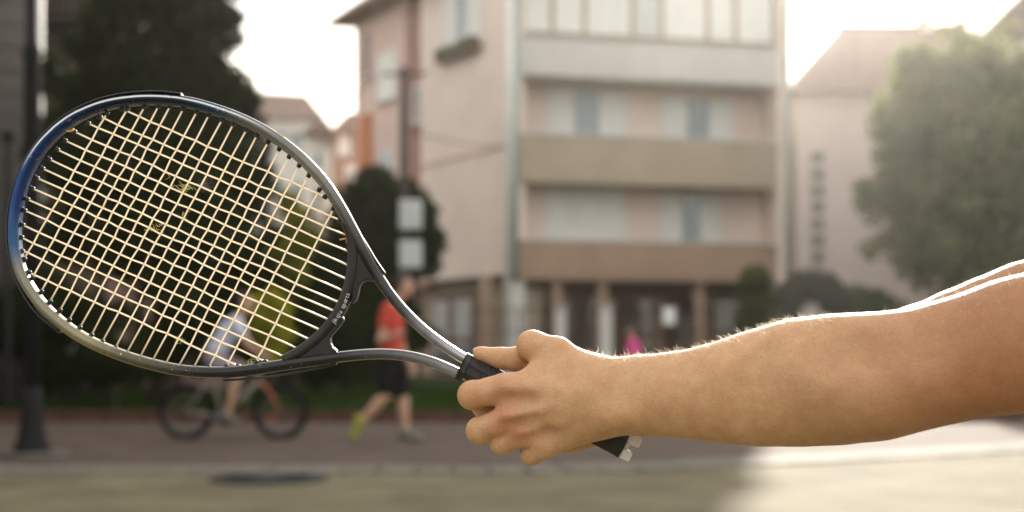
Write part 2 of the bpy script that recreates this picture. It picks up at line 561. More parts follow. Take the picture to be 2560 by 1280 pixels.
# ---- the pink apartment block
cA, cR, cL = (-0.05, 42.0), (8.6, 44.0), (-5.7, 52.0)
cB = (9.7, 56.5)
blk = thing('apartment_block', (0, 42, 0), 'pink and peach apartment block with recessed balconies behind the racket arm', 'building')
FF = Face(cA, cR)
LF = Face(cA, cL, flip=True)
EAVE = 12.9
def zrow(face, px, py): return face.at(px, py)[1]
# left face
u_corner = LF.at(1255, 400)[0]; u_st0 = LF.at(1052, 400)[0]; u_st1 = LF.at(1014, 400)[0]; u_end = LF.L
zb = 3.15
mb = MB(); LF.box(mb, 0.0, u_st0, zb, EAVE, -0.5, 0.0); mb.build('side_wall', m_peach, blk)
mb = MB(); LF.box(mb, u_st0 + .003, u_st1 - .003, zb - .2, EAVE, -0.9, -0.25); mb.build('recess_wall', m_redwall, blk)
mb = MB(); LF.box(mb, u_st1, u_end, 0, EAVE, -0.5, 0.02); mb.build('rear_wall', m_pink, blk)
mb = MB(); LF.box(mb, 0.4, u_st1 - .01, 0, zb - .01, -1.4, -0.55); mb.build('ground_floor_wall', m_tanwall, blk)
# terracotta pilaster and bands at the far end
ua, ub = LF.at(932, 350)[0], LF.at(903, 350)[0]
mb = MB(); LF.box(mb, ua, min(ub, u_end - .05), 0, zrow(LF, 915, 290), 0.02, 0.14); mb.build('pilaster', m_terra, blk)
ua, za = LF.at(1250, 366); 
mb = MB(); LF.box(mb, 0.35, u_st0 - .05, za - .03, za + .03, 0.0, 0.05); mb.build('string_course', m_pink, blk)
# windows of the left face
def lwin(px0, px1, py0, py1, n=0.0, **kw):
    a, b = sorted((LF.at(px0, 300)[0], LF.at(px1, 300)[0]))
    mid = (px0 + px1) / 2
    return window(LF, blk, a, b, zrow(LF, mid, py1), zrow(LF, mid, py0), n=n, **kw)
lwin(1112, 1205, -150, 118, cols=3, rows=1, curtain=m_curtain, fw=0.12)
lwin(947, 992, 128, 250, n=0.02, cols=1, curtain=m_curtain, glass=m_curtain)
lwin(912, 930, 85, 190, n=0.02, cols=1, frame=m_redwall, glass=m_glass_d)
lwin(955, 985, 372, 425, n=0.02, cols=1)
lwin(955, 985, 520, 590, n=0.02, cols=1)
lwin(1020, 1042, 210, 305, n=-0.25, cols=1)
# flower box under the upper side window
a, b = sorted((LF.at(1108, 110)[0], LF.at(1205, 110)[0])); zz = zrow(LF, 1155, 122)
mb = MB(); LF.box(mb, a, b, zz - .28, zz - .06, 0.02, 0.3); fb = mb.build('flower_box', m_brownwood, blk)
n = 900
uu = nrg.uniform(a, b, n); nn = nrg.uniform(0.05, 0.34, n); hz = zz - .08 + nrg.uniform(-.12, .28, n) * nrg.uniform(.3, 1, n)
cen = np.array([LF.A + LF.u * float(x) + LF.n * float(y) + LF.z * float(z) for x, y, z in zip(uu, nn, hz)])
e1 = nrg.normal(0, .035, (n, 3)); e2 = nrg.normal(0, .035, (n, 3))
v = np.stack([cen - e1, cen + e2, cen + e1, cen - e2], 1).reshape(-1, 3)
mesh_obj('plants', v, np.arange(4 * n).reshape(n, 4), l_mid, fb, kind='stuff')
# doors in the ground floor of the left face
for (p0, p1) in ((1085, 1132), (1136, 1190)):
    a, b = sorted((LF.at(p0, 800, .55)[0], LF.at(p1, 800, .55)[0]))
    mb = MB(); LF.box(mb, a, b, 0.05, 2.75, -0.55, -0.47); d_ = mb.build('door', m_brownwood, blk)
    for z0, z1 in ((0.3, 1.1), (1.3, 2.5)):
        q = MB(); LF.box(q, a + .15, b - .15, z0, z1, -0.47, -0.455); q.build('pane', m_glass_d, d_)
mb = MB(); LF.box(mb, 0.0, 0.38, 0, zb, -0.5, 0.0); mb.build('corner_pier', m_cream, blk)
# front facade
uL = FF.at(1284, 300)[0]; uR = FF.at(1944, 300)[0]
mb = MB(); FF.box(mb, 0.003, uL, zb, EAVE, -2.2, 0.0); mb.build('corner_wall', m_cream, blk)
mb = MB(); FF.box(mb, uR, FF.L, 0, 14.8, -2.2, 0.0); mb.build('end_pier', m_peach, blk)  # unseen top above the eaves added to shape the shadow on the ground
REC = 1.3
mb = MB(); FF.box(mb, uL + .003, uR - .003, zb, EAVE, -2.2, -REC); mb.build('balcony_back_wall', m_peach, blk)
def zf(py, px=1600): return zrow(FF, px, py)
def parapet(y0, y1, mat, nm='balcony_parapet', prj=0.0):
    mb = MB(); FF.box(mb, uL + .004, uR - .004, zf(y1), zf(y0), -0.16 + prj, -0.003 + prj)
    o = mb.build(nm, mat, blk)
    q = MB(); FF.box(q, uL + .006, uR - .006, zf(y1) - .16, zf(y1) - .002, -REC - .05, -0.01 + prj); q.build('balcony_slab', mat, o)
    q = MB(); FF.box(q, uL + .01, uR - .01, zf(y0) + .002, zf(y0) + .05, -0.2 + prj, 0.03 + prj); q.build('coping', m_cream, o)
    return o
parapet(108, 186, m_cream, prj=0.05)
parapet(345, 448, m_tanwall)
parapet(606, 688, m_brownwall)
# top-floor glazing
zt0, zt1 = zf(98), zf(-190)
gl = MB(); 
cuts = [1288, 1385, 1466, 1586, 1660, 1775, 1845, 1940]
us = [FF.at(c, 60)[0] for c in cuts]
fr = MB()
FF.box(fr, us[0], us[-1], zt0 + .05, zt0 + .14, -0.3, -0.18); FF.box(fr, us[0], us[-1], zt1, EAVE, -0.3, -0.18)
for u in us[1:-1]: FF.box(fr, u - .07, u + .07, zt0 + .14, zt1, -0.3, -0.17)
lg = fr.build('loggia_frame', m_tanwall, blk)
for u0, u1 in zip(us[:-1], us[1:]):
    q = MB(); FF.box(q, u0 + .07, u1 - .07, zt0 + .14, zt1, -0.26, -0.22); q.build('pane', m_curtain if rnd.random() < .6 else m_greybox, lg)
# windows of the recessed floors
def fwin(px0, px1, py0, py1, **kw):
    a = FF.at(px0, 300, REC)[0]; b = FF.at(px1, 300, REC)[0]
    z1 = FF.at((px0 + px1) / 2, py0, REC)[1]; z0 = FF.at((px0 + px1) / 2, py1, REC)[1]
    return window(FF, blk, a, b, z0, z1, n=-REC, **kw)
fwin(1366, 1566, 222, 345, cols=3, curtain=m_curtain, fw=.1)
fwin(1655, 1832, 245, 375, cols=3, curtain=m_curtain)
fwin(1362, 1562, 470, 612, cols=3, curtain=m_curtain, glass=m_curtain, fw=.1)
fwin(1652, 1800, 484, 628, cols=3, curtain=m_curtain)
# plant pots on the top parapet
# ground floor: recessed shop front
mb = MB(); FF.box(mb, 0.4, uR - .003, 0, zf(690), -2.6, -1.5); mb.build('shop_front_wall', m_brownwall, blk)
mb = MB(); FF.box(mb, uL + .01, uR - .01, zf(720), zf(692), -1.5, -0.6); mb.build('shop_fascia', m_eave, blk)
for i, (p0, p1) in enumerate(((1290, 1372), (1425, 1495), (1540, 1640), (1660, 1740), (1780, 1900))):
    a = FF.at(p0, 800, 1.5)[0]; b = FF.at(p1, 800, 1.5)[0]
    window(FF, blk, a, b, 0.15, 2.55, n=-1.5, cols=2, rows=2, frame=m_brownwood, glass=m_shopglass, sill=False, name='shop_window', fw=.09)
for p in (1222, 1402, 1515, 1760):
    a = FF.at(p, 800, -.1)[0]
    mb = MB(); FF.box(mb, a - .17, a + .17, 0, zf(692) - .003, -0.6, -0.25); mb.build('column', m_brownwall, blk, bevel=.02)
# downpipes
for (u, nm) in ((0.16, 'downpipe'), (FF.L - .12, 'downpipe')):
    p = FF.A + FF.u * u + FF.n * 0.10
    MB().tube([p + Vector((0, 0, 2.9)), p + Vector((0, 0, EAVE - .1))], 0.085, 10).build(nm, m_pipe, blk, smooth=True)
p = FF.A + FF.u * 0.03 + LF.n * 0.02 + FF.n * .02
MB().tube([p + Vector((0, 0, 3.1)), p + Vector((0, 0, EAVE - .05))], 0.12, 10).build('corner_trim', m_white, blk, smooth=True)
# back, right walls, roof
mb = MB(); fR = Face(cR, cB); fR.box(mb, 0.0, fR.L, 0, EAVE, -.4, -.01); mb.build('end_wall', m_peach, blk)
mb = MB(); fB = Face(cB, cL); fB.box(mb, 0, fB.L, 0, EAVE, -.4, -.01); mb.build('back_wall', m_pink, blk)
cen = Vector(((cA[0] + cR[0] + cB[0] + cL[0]) / 4, (cA[1] + cR[1] + cB[1] + cL[1]) / 4, 0))
def out(p, k):
    q = Vector((p[0], p[1], 0)); return q + (q - cen).normalized() * k
RID = 15.9
ov = [out(cA, 1.1), out(cR, 0.05), out(cB, 0.45), out(cL, 1.1)]
r0 = (out(cA, 0) + out(cL, 0)) / 2 * 0.55 + cen * 0.45
r1 = (out(cR, 0) + out(cB, 0)) / 2 + FF.u * 0.05
lo = [v_ + Vector((0, 0, EAVE - .12)) for v_ in ov]; mid_ = [v_ + Vector((0, 0, EAVE + .12)) for v_ in ov]
rv = lo + mid_ + [r0 + Vector((0, 0, RID)), r1 + Vector((0, 0, RID))]
rf = [(3, 2, 1, 0), (0, 1, 5, 4), (1, 2, 6, 5), (2, 3, 7, 6), (3, 0, 4, 7), (4, 5, 9, 8), (5, 6, 9), (6, 7, 8, 9), (7, 4, 8)]
roof_o = MB().add(rv, rf).build('roof', m_roof, blk)
q = MB()
for i in range(4):
    a, b = lo[i], lo[(i + 1) % 4]
    q.tube([a + Vector((0, 0, .12)), b + Vector((0, 0, .12))], 0.09, 8)
q.build('gutter', m_eave, roof_o, smooth=True)

# ---- right house
D2 = 52.0
def PX(x, d): return (x - 1280.0) / F * d
def PZ(y, d): return CAM_H + (870.0 - y) / F * d
rh = thing('gabled_house', (PX(2200, D2), D2, 0), 'pale pink house with hipped brown roof and stair window strip at right', 'house')
x0, x1 = PX(1992, D2), PX(2760, D2)
ez = PZ(214, D2)
HF = Face((x0, D2), (x1, D2))
MB().box(x0, x1, D2, D2 + 8, 0, ez).build('wall', m_palepink, rh)
rz = PZ(70, D2 + 4)
rx0 = PX(2100, D2 + 4)
o_ = 0.45
rv = [(x0 - o_, D2 - o_, ez - .3), (x1 + o_, D2 - o_, ez - .3), (x1 + o_, D2 + 8 + o_, ez - .3), (x0 - o_, D2 + 8 + o_, ez - .3),
      (rx0, D2 + 4, rz), (x1 - 1.0, D2 + 4, rz)]
rr = MB().add(rv, [(3, 2, 1, 0), (0, 1, 5, 4), (1, 2, 5), (2, 3, 4, 5), (3, 0, 4)]).build('roof', m_rooftile2, rh)
# ridge and courses of tiles as shallow ridges, chimney
q = MB()
for i in range(42):
    a = rx0 + (x1 - 1.0 - rx0) * i / 41
    q.lathe((a, D2 + 4, rz + .02), [(0.0, -.12), (.11, -.12), (.09, .12), (0, .12)], 8, axis=(1, 0, 0))
q.build('ridge_tiles', m_rooftile2, rr, smooth=True, kind='stuff')
cx = PX(2315, D2 + 4)
MB().box(cx - .25, cx + .25, D2 + 3.8, D2 + 4.3, rz - .3, PZ(52, D2 + 4)).box(cx - .31, cx + .31, D2 + 3.74, D2 + 4.36, PZ(56, D2 + 4), PZ(49, D2 + 4)).build('chimney', m_palepink, rr)
for yy in (382, 425, 466, 507, 549, 590, 632):
    a, b = HF.at(2030, yy)[0], HF.at(2058, yy)[0]
    window(HF, rh, a, b, PZ(yy + 24, D2), PZ(yy, D2), cols=1, frame=m_grey_board, glass=m_glass, fw=.06)
for (p0, p1, y0, y1) in ((2180, 2230, 235, 290), (2290, 2350, 320, 400), (2300, 2360, 520, 600)):
    a, b = HF.at(p0, 300)[0], HF.at(p1, 300)[0]
    window(HF, rh, a, b, PZ(y1, D2), PZ(y0, D2), cols=2, curtain=m_curtain)

# ---- second roof at top right
D3 = 46.0
h3 = thing('steep_roofed_house', (PX(2720, D3), D3, 0), 'house with steep brown roof rising at the top right corner', 'house')
x0, x1 = PX(2475, D3), PX(2900, D3)
ez = PZ(60, D3)
MB().box(x0, x1, D3, D3 + 9, 0, ez).build('wall', m_palepink, h3)
ap = (x0 + x1) / 2
MB().add([(x0 - .4, D3 - .4, PZ(90, D3)), (x1 + .4, D3 - .4, PZ(90, D3)), (ap, D3 - .4, PZ(-150, D3)),
          (x0 - .4, D3 + 9.4, PZ(90, D3)), (x1 + .4, D3 + 9.4, PZ(90, D3)), (ap, D3 + 9.4, PZ(-150, D3))],
         [(0, 1, 2), (3, 5, 4), (0, 2, 5, 3), (1, 4, 5, 2), (0, 3, 4, 1)]).build('roof', m_rooftile2, h3)
hf3 = Face((x0, D3), (x1, D3))
window(hf3, h3, 1.2, 2.4, 5, 6.4); window(hf3, h3, 1.2, 2.4, 8, 9.4)

# ---- far white house with hipped roof
D4 = 76.0
wh = thing('white_house', (PX(740, D4), D4, 0), 'small off-white house with rust roof in the gap left of the pink block', 'house')
x0, x1 = PX(600, D4), PX(800, D4)
ez = PZ(300, D4)
MB().box(x0, x1, D4, D4 + 8, 0, ez).build('wall', m_offwhite, wh)
MB().add([(x0 - .5, D4 - .6, ez), (x1 + .4, D4 - .6, ez - .1), (x1 + .4, D4 + 8.5, ez - .1), (x0 - .5, D4 + 8.5, ez),
          (PX(640, D4), D4 + 3.5, PZ(232, D4 + 3.5)), (PX(742, D4), D4 + 3.5, PZ(238, D4 + 3.5))],
         [(3, 2, 1, 0), (0, 1, 5, 4), (1, 2, 5), (2, 3, 4, 5), (3, 0, 4)]).build('roof', m_rooftile2, wh)
WF = Face((x0, D4), (x1, D4))
for (p0, p1, y0, y1) in ((727, 760, 312, 372), (690, 714, 310, 345), (727, 760, 450, 520), (690, 714, 455, 520), (775, 790, 330, 380)):
    a, b = WF.at(p0, 300)[0], WF.at(p1, 300)[0]
    window(WF, wh, a, b, PZ(y1, D4), PZ(y0, D4), cols=1, glass=m_glass)
MB().box(x0 - .1, x1 + .25, D4 - .35, D4 - .002, ez - .75, ez - .12).build('cornice', m_offwhite, wh)
# annex with a small gable
ax = thing('gabled_annex', (PX(800, 70), 70, 0), 'low off-white annex with rust gable beside the white house', 'house')
x0, x1 = PX(765, 70), PX(862, 70)
MB().box(x0, x1, 70, 75, 0, PZ(345, 70)).build('wall', m_offwhite, ax)
xm = PX(798, 70)
MB().add([(x0 - .2, 69.6, PZ(335, 70)), (x1 + .2, 69.6, PZ(372, 70)), (xm, 69.6, PZ(306, 70)), (x0 - .2, 75.3, PZ(335, 70)), (x1 + .2, 75.3, PZ(372, 70)), (xm, 75.3, PZ(306, 70))],
         [(0, 1, 2), (3, 5, 4), (0, 2, 5, 3), (1, 4, 5, 2), (0, 3, 4, 1)]).build('roof', m_rooftile2, ax)
AF = Face((x0, 70), (x1, 70))
for (p0, p1, y0, y1) in ((785, 805, 380, 430), (785, 805, 470, 520)):
    a, b = AF.at(p0, 300)[0], AF.at(p1, 300)[0]
    window(AF, ax, a, b, PZ(y1, 70), PZ(y0, 70), cols=1, glass=m_glass_d)
# brown house close to the block
D5 = 62.0
bh = thing('brown_house', (PX(865, D5), D5, 0), 'narrow brown house with white windows squeezed against the pink block', 'house')
x0, x1 = PX(832, D5), PX(990, D5)
MB().box(x0, x1, D5, D5 + 6, 0, PZ(330, D5)).build('wall', m_brownwall, bh)
MB().add([(x0 - .15, D5 - .4, PZ(335, D5)), (x1, D5 - .4, PZ(335, D5)), (x1, D5 + 6.4, PZ(335, D5)), (x0 - .15, D5 + 6.4, PZ(335, D5)), (PX(852, D5), D5 + 3, PZ(282, D5 + 3)), (x1, D5 + 3, PZ(282, D5 + 3))],
         [(3, 2, 1, 0), (0, 1, 5, 4), (1, 2, 5), (2, 3, 4, 5), (3, 0, 4)]).build('roof', m_roof, bh)
BF = Face((x0, D5), (x1, D5))
for (p0, p1, y0, y1) in ((845, 876, 335, 388), (862, 888, 412, 448)):
    a, b = BF.at(p0, 300)[0], BF.at(p1, 300)[0]
    window(BF, bh, a, b, PZ(y1, D5), PZ(y0, D5), cols=2, glass=m_curtain)

# ---- grey boarded building at the left edge
D6 = 27.0
gb = thing('boarded_building', (PX(-150, D6), D6, 0), 'grey building with broad horizontal boards at the left edge', 'building')
x0, x1 = PX(-420, D6), PX(98, D6)
MB().prism([(x0, D6 + .06), (x1, D6 + .06), (PX(60, D6 + 8), D6 + 8), (x0 - 3, D6 + 8)], (0, 0, 0), (1, 0, 0), (0, 1, 0), (0, 0, 1), 0, 11).build('wall', m_grey_board, gb)
z = 0.05; bo = None
while z < 10.6:
    if bo is None:
        bo = MB().box(x0 + .02, x1 - .02, D6 - .0, D6 + .058, 0, 0.42).build('board', m_grey_board, gb, bevel=.01); c_ = bo
    else:
        c_ = bo.copy(); col.objects.link(c_)
    c_.location = (0, rnd.uniform(-.012, .004), z); z += 0.44
MB().box(x0 - 4, PX(-20, 25), 3, D6 - 2.6, 0, 12).build('added_shade_wing', m_grey_board, gb)  # unseen wing added to cut sky light on the left ground
WGF = Face((PX(-20, 25), D6 - 2.6), (PX(-20, 25), 3.0), flip=True)
for k in range(6):  # windows of the added wing
    for z_ in (1.0, 4.2, 7.4):
        window(WGF, gb, 2 + k * 3.0, 3.3 + k * 3.0, z_, z_ + 1.6, n=0.003, cols=2)
MB().box(x1 - .06, x1 + .06, D6 - .05, D6 + .058, 0, 11).build('corner_board', m_greybox, gb)
# ---- tan house with dark balcony behind the tree
D7 = 36.0
th = thing('balcony_house', (PX(230, D7), D7, 0), 'shaded tan house with dark wooden balcony behind the big tree', 'house')
x0, x1 = PX(60, D7), PX(330, D7)
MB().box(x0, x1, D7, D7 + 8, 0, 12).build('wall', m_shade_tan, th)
TF = Face((x0, D7), (x1, D7))
bz = PZ(62, D7)
mb = MB().box(PX(92, D7), PX(255, D7), D7 - 1.2, D7 - .003, bz - .16, bz)
bal = mb.build('balcony', m_darkwood, th)
i = 0; X = PX(94, D7)
while X < PX(250, D7):
    MB().box(X, X + .13, D7 - 1.2, D7 - 1.16, bz + .003, bz + .55).build('slat', m_darkwood, bal); X += .16
MB().box(PX(92, D7), PX(255, D7), D7 - 1.23, D7 - 1.13, bz + .553, bz + .64).build('handrail', m_darkwood, bal)
a, b = TF.at(148, 0)[0], TF.at(205, 0)[0]
window(TF, th, a, b, PZ(14, D7), PZ(-110, D7), cols=1, frame=m_darkwood)
MB().add([(x0 - .5, D7 - 1.2, 11.7), (x1 + .5, D7 - 1.2, 11.7), (x1 + .5, D7 + 8.5, 11.7), (x0 - .5, D7 + 8.5, 11.7), ((x0 + x1) / 2, D7 + 4, 13.5)],
         [(3, 2, 1, 0), (0, 1, 4), (1, 2, 4), (2, 3, 4), (3, 0, 4)]).build('roof', m_roof, th)

# ------------------------------------------------------------------ vegetation
def leaves_np(clumps, n, size, shell=0.55):
    """n leaf quads spread through ellipsoid clumps, denser to the outside"""
    vol = np.array([c[1][0] * c[1][1] * c[1][2] for c in clumps]) ** 0.75
    pick = nrg.choice(len(clumps), n, p=vol / vol.sum())
    cc = np.array([tuple(c[0]) for c in clumps])[pick]; rr_ = np.array([c[1] for c in clumps])[pick]
    d = nrg.normal(size=(n, 3)); d /= np.linalg.norm(d, axis=1)[:, None]
    rad = (shell + (1.08 - shell) * nrg.random(n) ** 0.8)
    rad *= 1 + 0.16 * np.sin(d[:, 0] * 9 + pick) * np.cos(d[:, 2] * 8 + pick * 2)
    c = cc + d * rr_ * rad[:, None]
    e1 = nrg.normal(size=(n, 3)); e1 /= np.linalg.norm(e1, axis=1)[:, None]
    e2 = np.cross(e1, nrg.normal(size=(n, 3))); e2 /= np.linalg.norm(e2, axis=1)[:, None] + 1e-9
    s = size * nrg.uniform(.6, 1.3, n)[:, None]
    v = np.stack([c - e1 * s, c + e2 * s * .5, c + e1 * s, c - e2 * s * .5], 1).reshape(-1, 3)
    return v, np.arange(4 * n).reshape(n, 4)

def tree(name, label, base, clumps, n, size, mat, trunk_r, group=None, cat='tree', sub=7, shell=0.45):
    t = thing(name, base, label, cat, group)
    base = Vector(base)
    # break the clumps into smaller sprays for an uneven outline
    cl = []
    for c, r in clumps:
        c = Vector(c)
        cl.append((c, (r[0] * .8, r[1] * .8, r[2] * .8)))
        for k in range(sub):
            d = Vector((rnd.gauss(0, 1), rnd.gauss(0, 1), rnd.gauss(0, 1))).normalized()
            q = rnd.uniform(.16, .42)
            cl.append((c + Vector((d.x * r[0], d.y * r[1], d.z * r[2])) * rnd.uniform(.66, 1.08), (r[0] * q, r[1] * q, r[2] * q)))
    v, f = leaves_np(cl, n, size, shell)
    v[:, 2] = np.maximum(v[:, 2], 0.03)
    mesh_obj('crown', v, f, mat, t)
    top = sum((Vector(c[0]) for c in clumps), Vector()) / len(clumps)
    mb = MB()
    fork = base.lerp(top, 0.45)
    mb.tube([base + Vector((0, 0, -.1)), base + Vector((0.02, 0, .3)), base.lerp(fork, .6) + Vector((.06, .03, 0)), fork], [trunk_r * 1.35, trunk_r, trunk_r * .85, trunk_r * .7], 10)
    for c, r in clumps:
        c = Vector(c)
        mb.tube([fork, fork.lerp(c, .5) + Vector((rnd.uniform(-.2, .2), 0, -.1)), c + Vector((0, 0, r[2] * .3))], [trunk_r * .55, trunk_r * .35, trunk_r * .12], 7)
    mb.build('trunk', m_bark, t, smooth=True)
    return t

def C(px, py, d, r, ry=None, rz=None):
    """clump at photo pixel with radius in pixels"""
    k = d / F
    return (P(px, py, d), (r * k, (ry or r) * k, (rz or r) * k))

dT = 24.0
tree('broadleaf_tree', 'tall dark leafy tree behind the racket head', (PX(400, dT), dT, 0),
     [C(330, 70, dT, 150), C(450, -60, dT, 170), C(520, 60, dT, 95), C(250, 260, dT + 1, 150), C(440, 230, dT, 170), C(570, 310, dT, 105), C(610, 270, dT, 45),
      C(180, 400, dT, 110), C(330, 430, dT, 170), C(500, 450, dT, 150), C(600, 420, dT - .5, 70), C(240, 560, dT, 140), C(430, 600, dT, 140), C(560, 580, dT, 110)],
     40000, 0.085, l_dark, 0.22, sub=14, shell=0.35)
dB = 33.0
tree('round_tree', 'round dark tree behind the utility pole', (PX(960, dB), dB, 0),
     [C(930, 520, dB, 110), C(1010, 560, dB, 105), C(880, 580, dB, 80), C(960, 640, dB, 120), C(1075, 605, dB, 55), C(860, 680, dB, 80), C(950, 455, dB, 45)],
     22000, 0.10, l_dark, 0.18, sub=8, shell=0.35)
dR = 40.0
tree('large_tree', 'large olive green backlit tree in front of the right house', (PX(2420, dR), dR, 0),
     [C(2330, 190, dR, 95), C(2450, 170, dR, 100), C(2260, 320, dR, 110), C(2420, 330, dR, 150), C(2560, 260, dR, 140), C(2240, 470, dR, 85), C(2360, 500, dR, 150),
      C(2520, 480, dR, 170), C(2270, 600, dR, 90), C(2400, 660, dR, 140), C(2560, 680, dR, 150), C(2660, 420, dR, 170)],
     38000, 0.12, l_olive, 0.3, sub=16, shell=0.35)
tree('lime_tree', 'small lime green tree under the white house', (PX(735, 30), 30, 0),
     [C(740, 545, 30, 40), C(715, 610, 30, 45), C(760, 600, 30, 38), C(735, 670, 30, 42), C(720, 500, 30, 26)], 7000, 0.06, l_limed, 0.05, sub=9)
def shrub(label, clumps, base, n, size, mat, name='shrub', group=None, r=.03):
    return tree(name, label, base, clumps, n, size, mat, r, cat='shrub', group=group, sub=5)
shrub('bright lime shrub behind the cyclist', [C(650, 765, 22, 36), C(700, 775, 22, 32), C(660, 820, 22, 38), C(708, 835, 22, 30), C(690, 745, 22, 22), C(680, 880, 22, 34)], (PX(675, 22), 22, 0), 4200, 0.055, l_lime)
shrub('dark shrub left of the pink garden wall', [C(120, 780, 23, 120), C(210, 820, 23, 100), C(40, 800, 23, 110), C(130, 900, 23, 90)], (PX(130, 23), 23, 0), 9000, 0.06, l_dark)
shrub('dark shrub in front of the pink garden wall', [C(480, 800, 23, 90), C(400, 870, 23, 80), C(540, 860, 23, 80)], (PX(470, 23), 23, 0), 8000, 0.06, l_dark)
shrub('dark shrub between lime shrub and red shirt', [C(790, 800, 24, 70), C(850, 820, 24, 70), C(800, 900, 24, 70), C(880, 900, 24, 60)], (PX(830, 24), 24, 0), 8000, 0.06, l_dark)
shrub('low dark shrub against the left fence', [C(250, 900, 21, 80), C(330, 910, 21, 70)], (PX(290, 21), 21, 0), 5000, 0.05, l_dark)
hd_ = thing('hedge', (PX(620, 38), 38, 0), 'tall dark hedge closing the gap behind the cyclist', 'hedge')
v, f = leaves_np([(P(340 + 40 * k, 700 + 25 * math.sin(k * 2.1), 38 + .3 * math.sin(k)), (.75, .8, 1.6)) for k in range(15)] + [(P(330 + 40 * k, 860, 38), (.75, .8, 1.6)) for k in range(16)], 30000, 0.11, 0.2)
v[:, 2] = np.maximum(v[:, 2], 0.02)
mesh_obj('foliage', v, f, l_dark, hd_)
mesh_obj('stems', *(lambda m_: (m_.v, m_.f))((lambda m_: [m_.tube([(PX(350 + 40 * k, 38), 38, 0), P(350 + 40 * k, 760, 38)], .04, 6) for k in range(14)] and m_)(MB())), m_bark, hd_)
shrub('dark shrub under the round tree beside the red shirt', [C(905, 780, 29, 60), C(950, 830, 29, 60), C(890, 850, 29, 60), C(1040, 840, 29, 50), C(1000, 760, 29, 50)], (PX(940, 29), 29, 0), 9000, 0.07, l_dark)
shrub('green climber at the right end of the shop front', [C(1890, 700, 39, 45), C(1900, 770, 39, 50), C(1880, 840, 39, 50), C(1905, 900, 39, 40)], (PX(1893, 39), 39, 0), 7000, 0.08, l_mid)
shrub('low green shrub below the stair windows', [C(2150, 760, 42, 55), C(2220, 790, 42, 60), C(2120, 840, 42, 55)], (PX(2160, 42), 42, 0), 6000, 0.09, l_mid)
# clipped leafy arch right of the block
ar = thing('hedge_arch', (PX(2030, 40), 40, 0), 'dark clipped hedge arch between block and right house', 'hedge')
cl = []
for k in range(15):
    a = math.pi * k / 14
    cl.append((P(2030 - 58 * math.cos(a), 760 - 45 * math.sin(a), 40), (.45, .6, .45)))
for yy in (800, 850, 900):
    for xx in (1970, 2090): cl.append((P(xx, yy, 40), (.38, .5, .5)))
v, f = leaves_np(cl, 9000, 0.08, 0.3)
mesh_obj('foliage', v, f, l_dark, ar)
q = MB(); q.tube([(PX(1970, 40), 40, 0), P(1970, 760, 40)] + [P(2030 - 60 * math.cos(math.pi * k / 10), 760 - 45 * math.sin(math.pi * k / 10), 40) for k in range(1, 10)] + [P(2090, 760, 40), (PX(2090, 40), 40, 0)], .04, 6)
q.build('frame', m_iron, ar)

# ------------------------------------------------------------------ street furniture
# lamp post
b0 = G(80, 1146); b0.z = 0.012
lp = thing('lamp_post', b0, 'black lamp post with flared foot at the left edge', 'lamp post')
MB().lathe(b0, [(.34, 0), (.34, .035), (.31, .05)], 28).build('footing', m_foot, lp, smooth=False)
MB().lathe(b0, [(.155, .05), (.155, .09), (.13, .13), (.105, .26), (.085, .42), (.078, .6)], 24).build('base', m_iron, lp, smooth=True)
MB().lathe(b0, [(.072, .6), (.07, 3.42), (.08, 3.44), (.08, 3.52), (.055, 3.56), (.052, 5.4)], 20).build('shaft', m_iron, lp, smooth=True)
lh = MB().lathe(b0, [(.06, 5.4), (.16, 5.5), (.2, 5.9), (.22, 5.92), (.05, 6.15)], 20).build('lamp_head', m_iron, lp, smooth=True)
# thin post with ball
b1 = Vector((PX(20, 19), 19, 0))
bp = thing('ball_topped_post', b1, 'thin dark post with ball finial left of the lamp post', 'post')
MB().lathe(b1, [(.06, 0), (.045, .1), (.04, PZ(352, 19))], 14).build('shaft', m_iron, bp, smooth=True)
zb_ = PZ(340, 19)
MB().lathe(b1, [(.09 * math.sin(math.pi * k / 12) + .001, zb_ - .09 * math.cos(math.pi * k / 12)) for k in range(13)], 16).build('ball_finial', m_iron, bp, smooth=True)
# dark slatted fence left
fn = thing('slat_fence', (PX(-40, 25), 25, 0), 'dark vertical slat fence in front of the boarded building', 'fence')
for k in range(26):
    X = PX(-190, 25) + k * .125
    MB().box(X, X + .085, 25, 25.03, .05, 1.85 + rnd.uniform(-.02, .02)).build('slat', m_darkwood, fn)
for z in (.35, 1.5): MB().box(PX(-195, 25), PX(-190, 25) + 26 * .125, 25.033, 25.08, z, z + .09).build('rail', m_darkwood, fn)
# pink garden wall panels
gw = thing('garden_wall', (PX(350, 31), 31, 0), 'low shaded pink garden wall with pillars behind the shrubs', 'wall')
for p0, p1 in ((264, 338), (362, 440)):
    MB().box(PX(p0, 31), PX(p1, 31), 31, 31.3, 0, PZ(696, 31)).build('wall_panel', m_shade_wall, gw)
MB().box(PX(150, 31), PX(600, 31), 31.05, 31.25, 0, PZ(802, 31)).build('plinth', m_shade_wall, gw)
for p0 in (255, 350, 448):
    MB().box(PX(p0 - 8, 31), PX(p0 + 8, 31), 30.95, 31.35, 0, PZ(680, 31)).build('pillar', m_darkwood, gw)
# small white globe lamp
g0 = Vector((PX(186, 21.5), 21.5, 0))
gl_ = thing('globe_light', g0, 'small white globe garden light below the racket head', 'light')
zc = PZ(876, 21.5)
MB().tube([g0, g0 + Vector((0, 0, zc - .08))], .025, 8).build('stem', m_iron, gl_)
MB().lathe(g0, [(.085 * math.sin(math.pi * k / 12) + .001, zc - .085 * math.cos(math.pi * k / 12)) for k in range(13)], 16).build('globe', m_white, gl_, smooth=True)
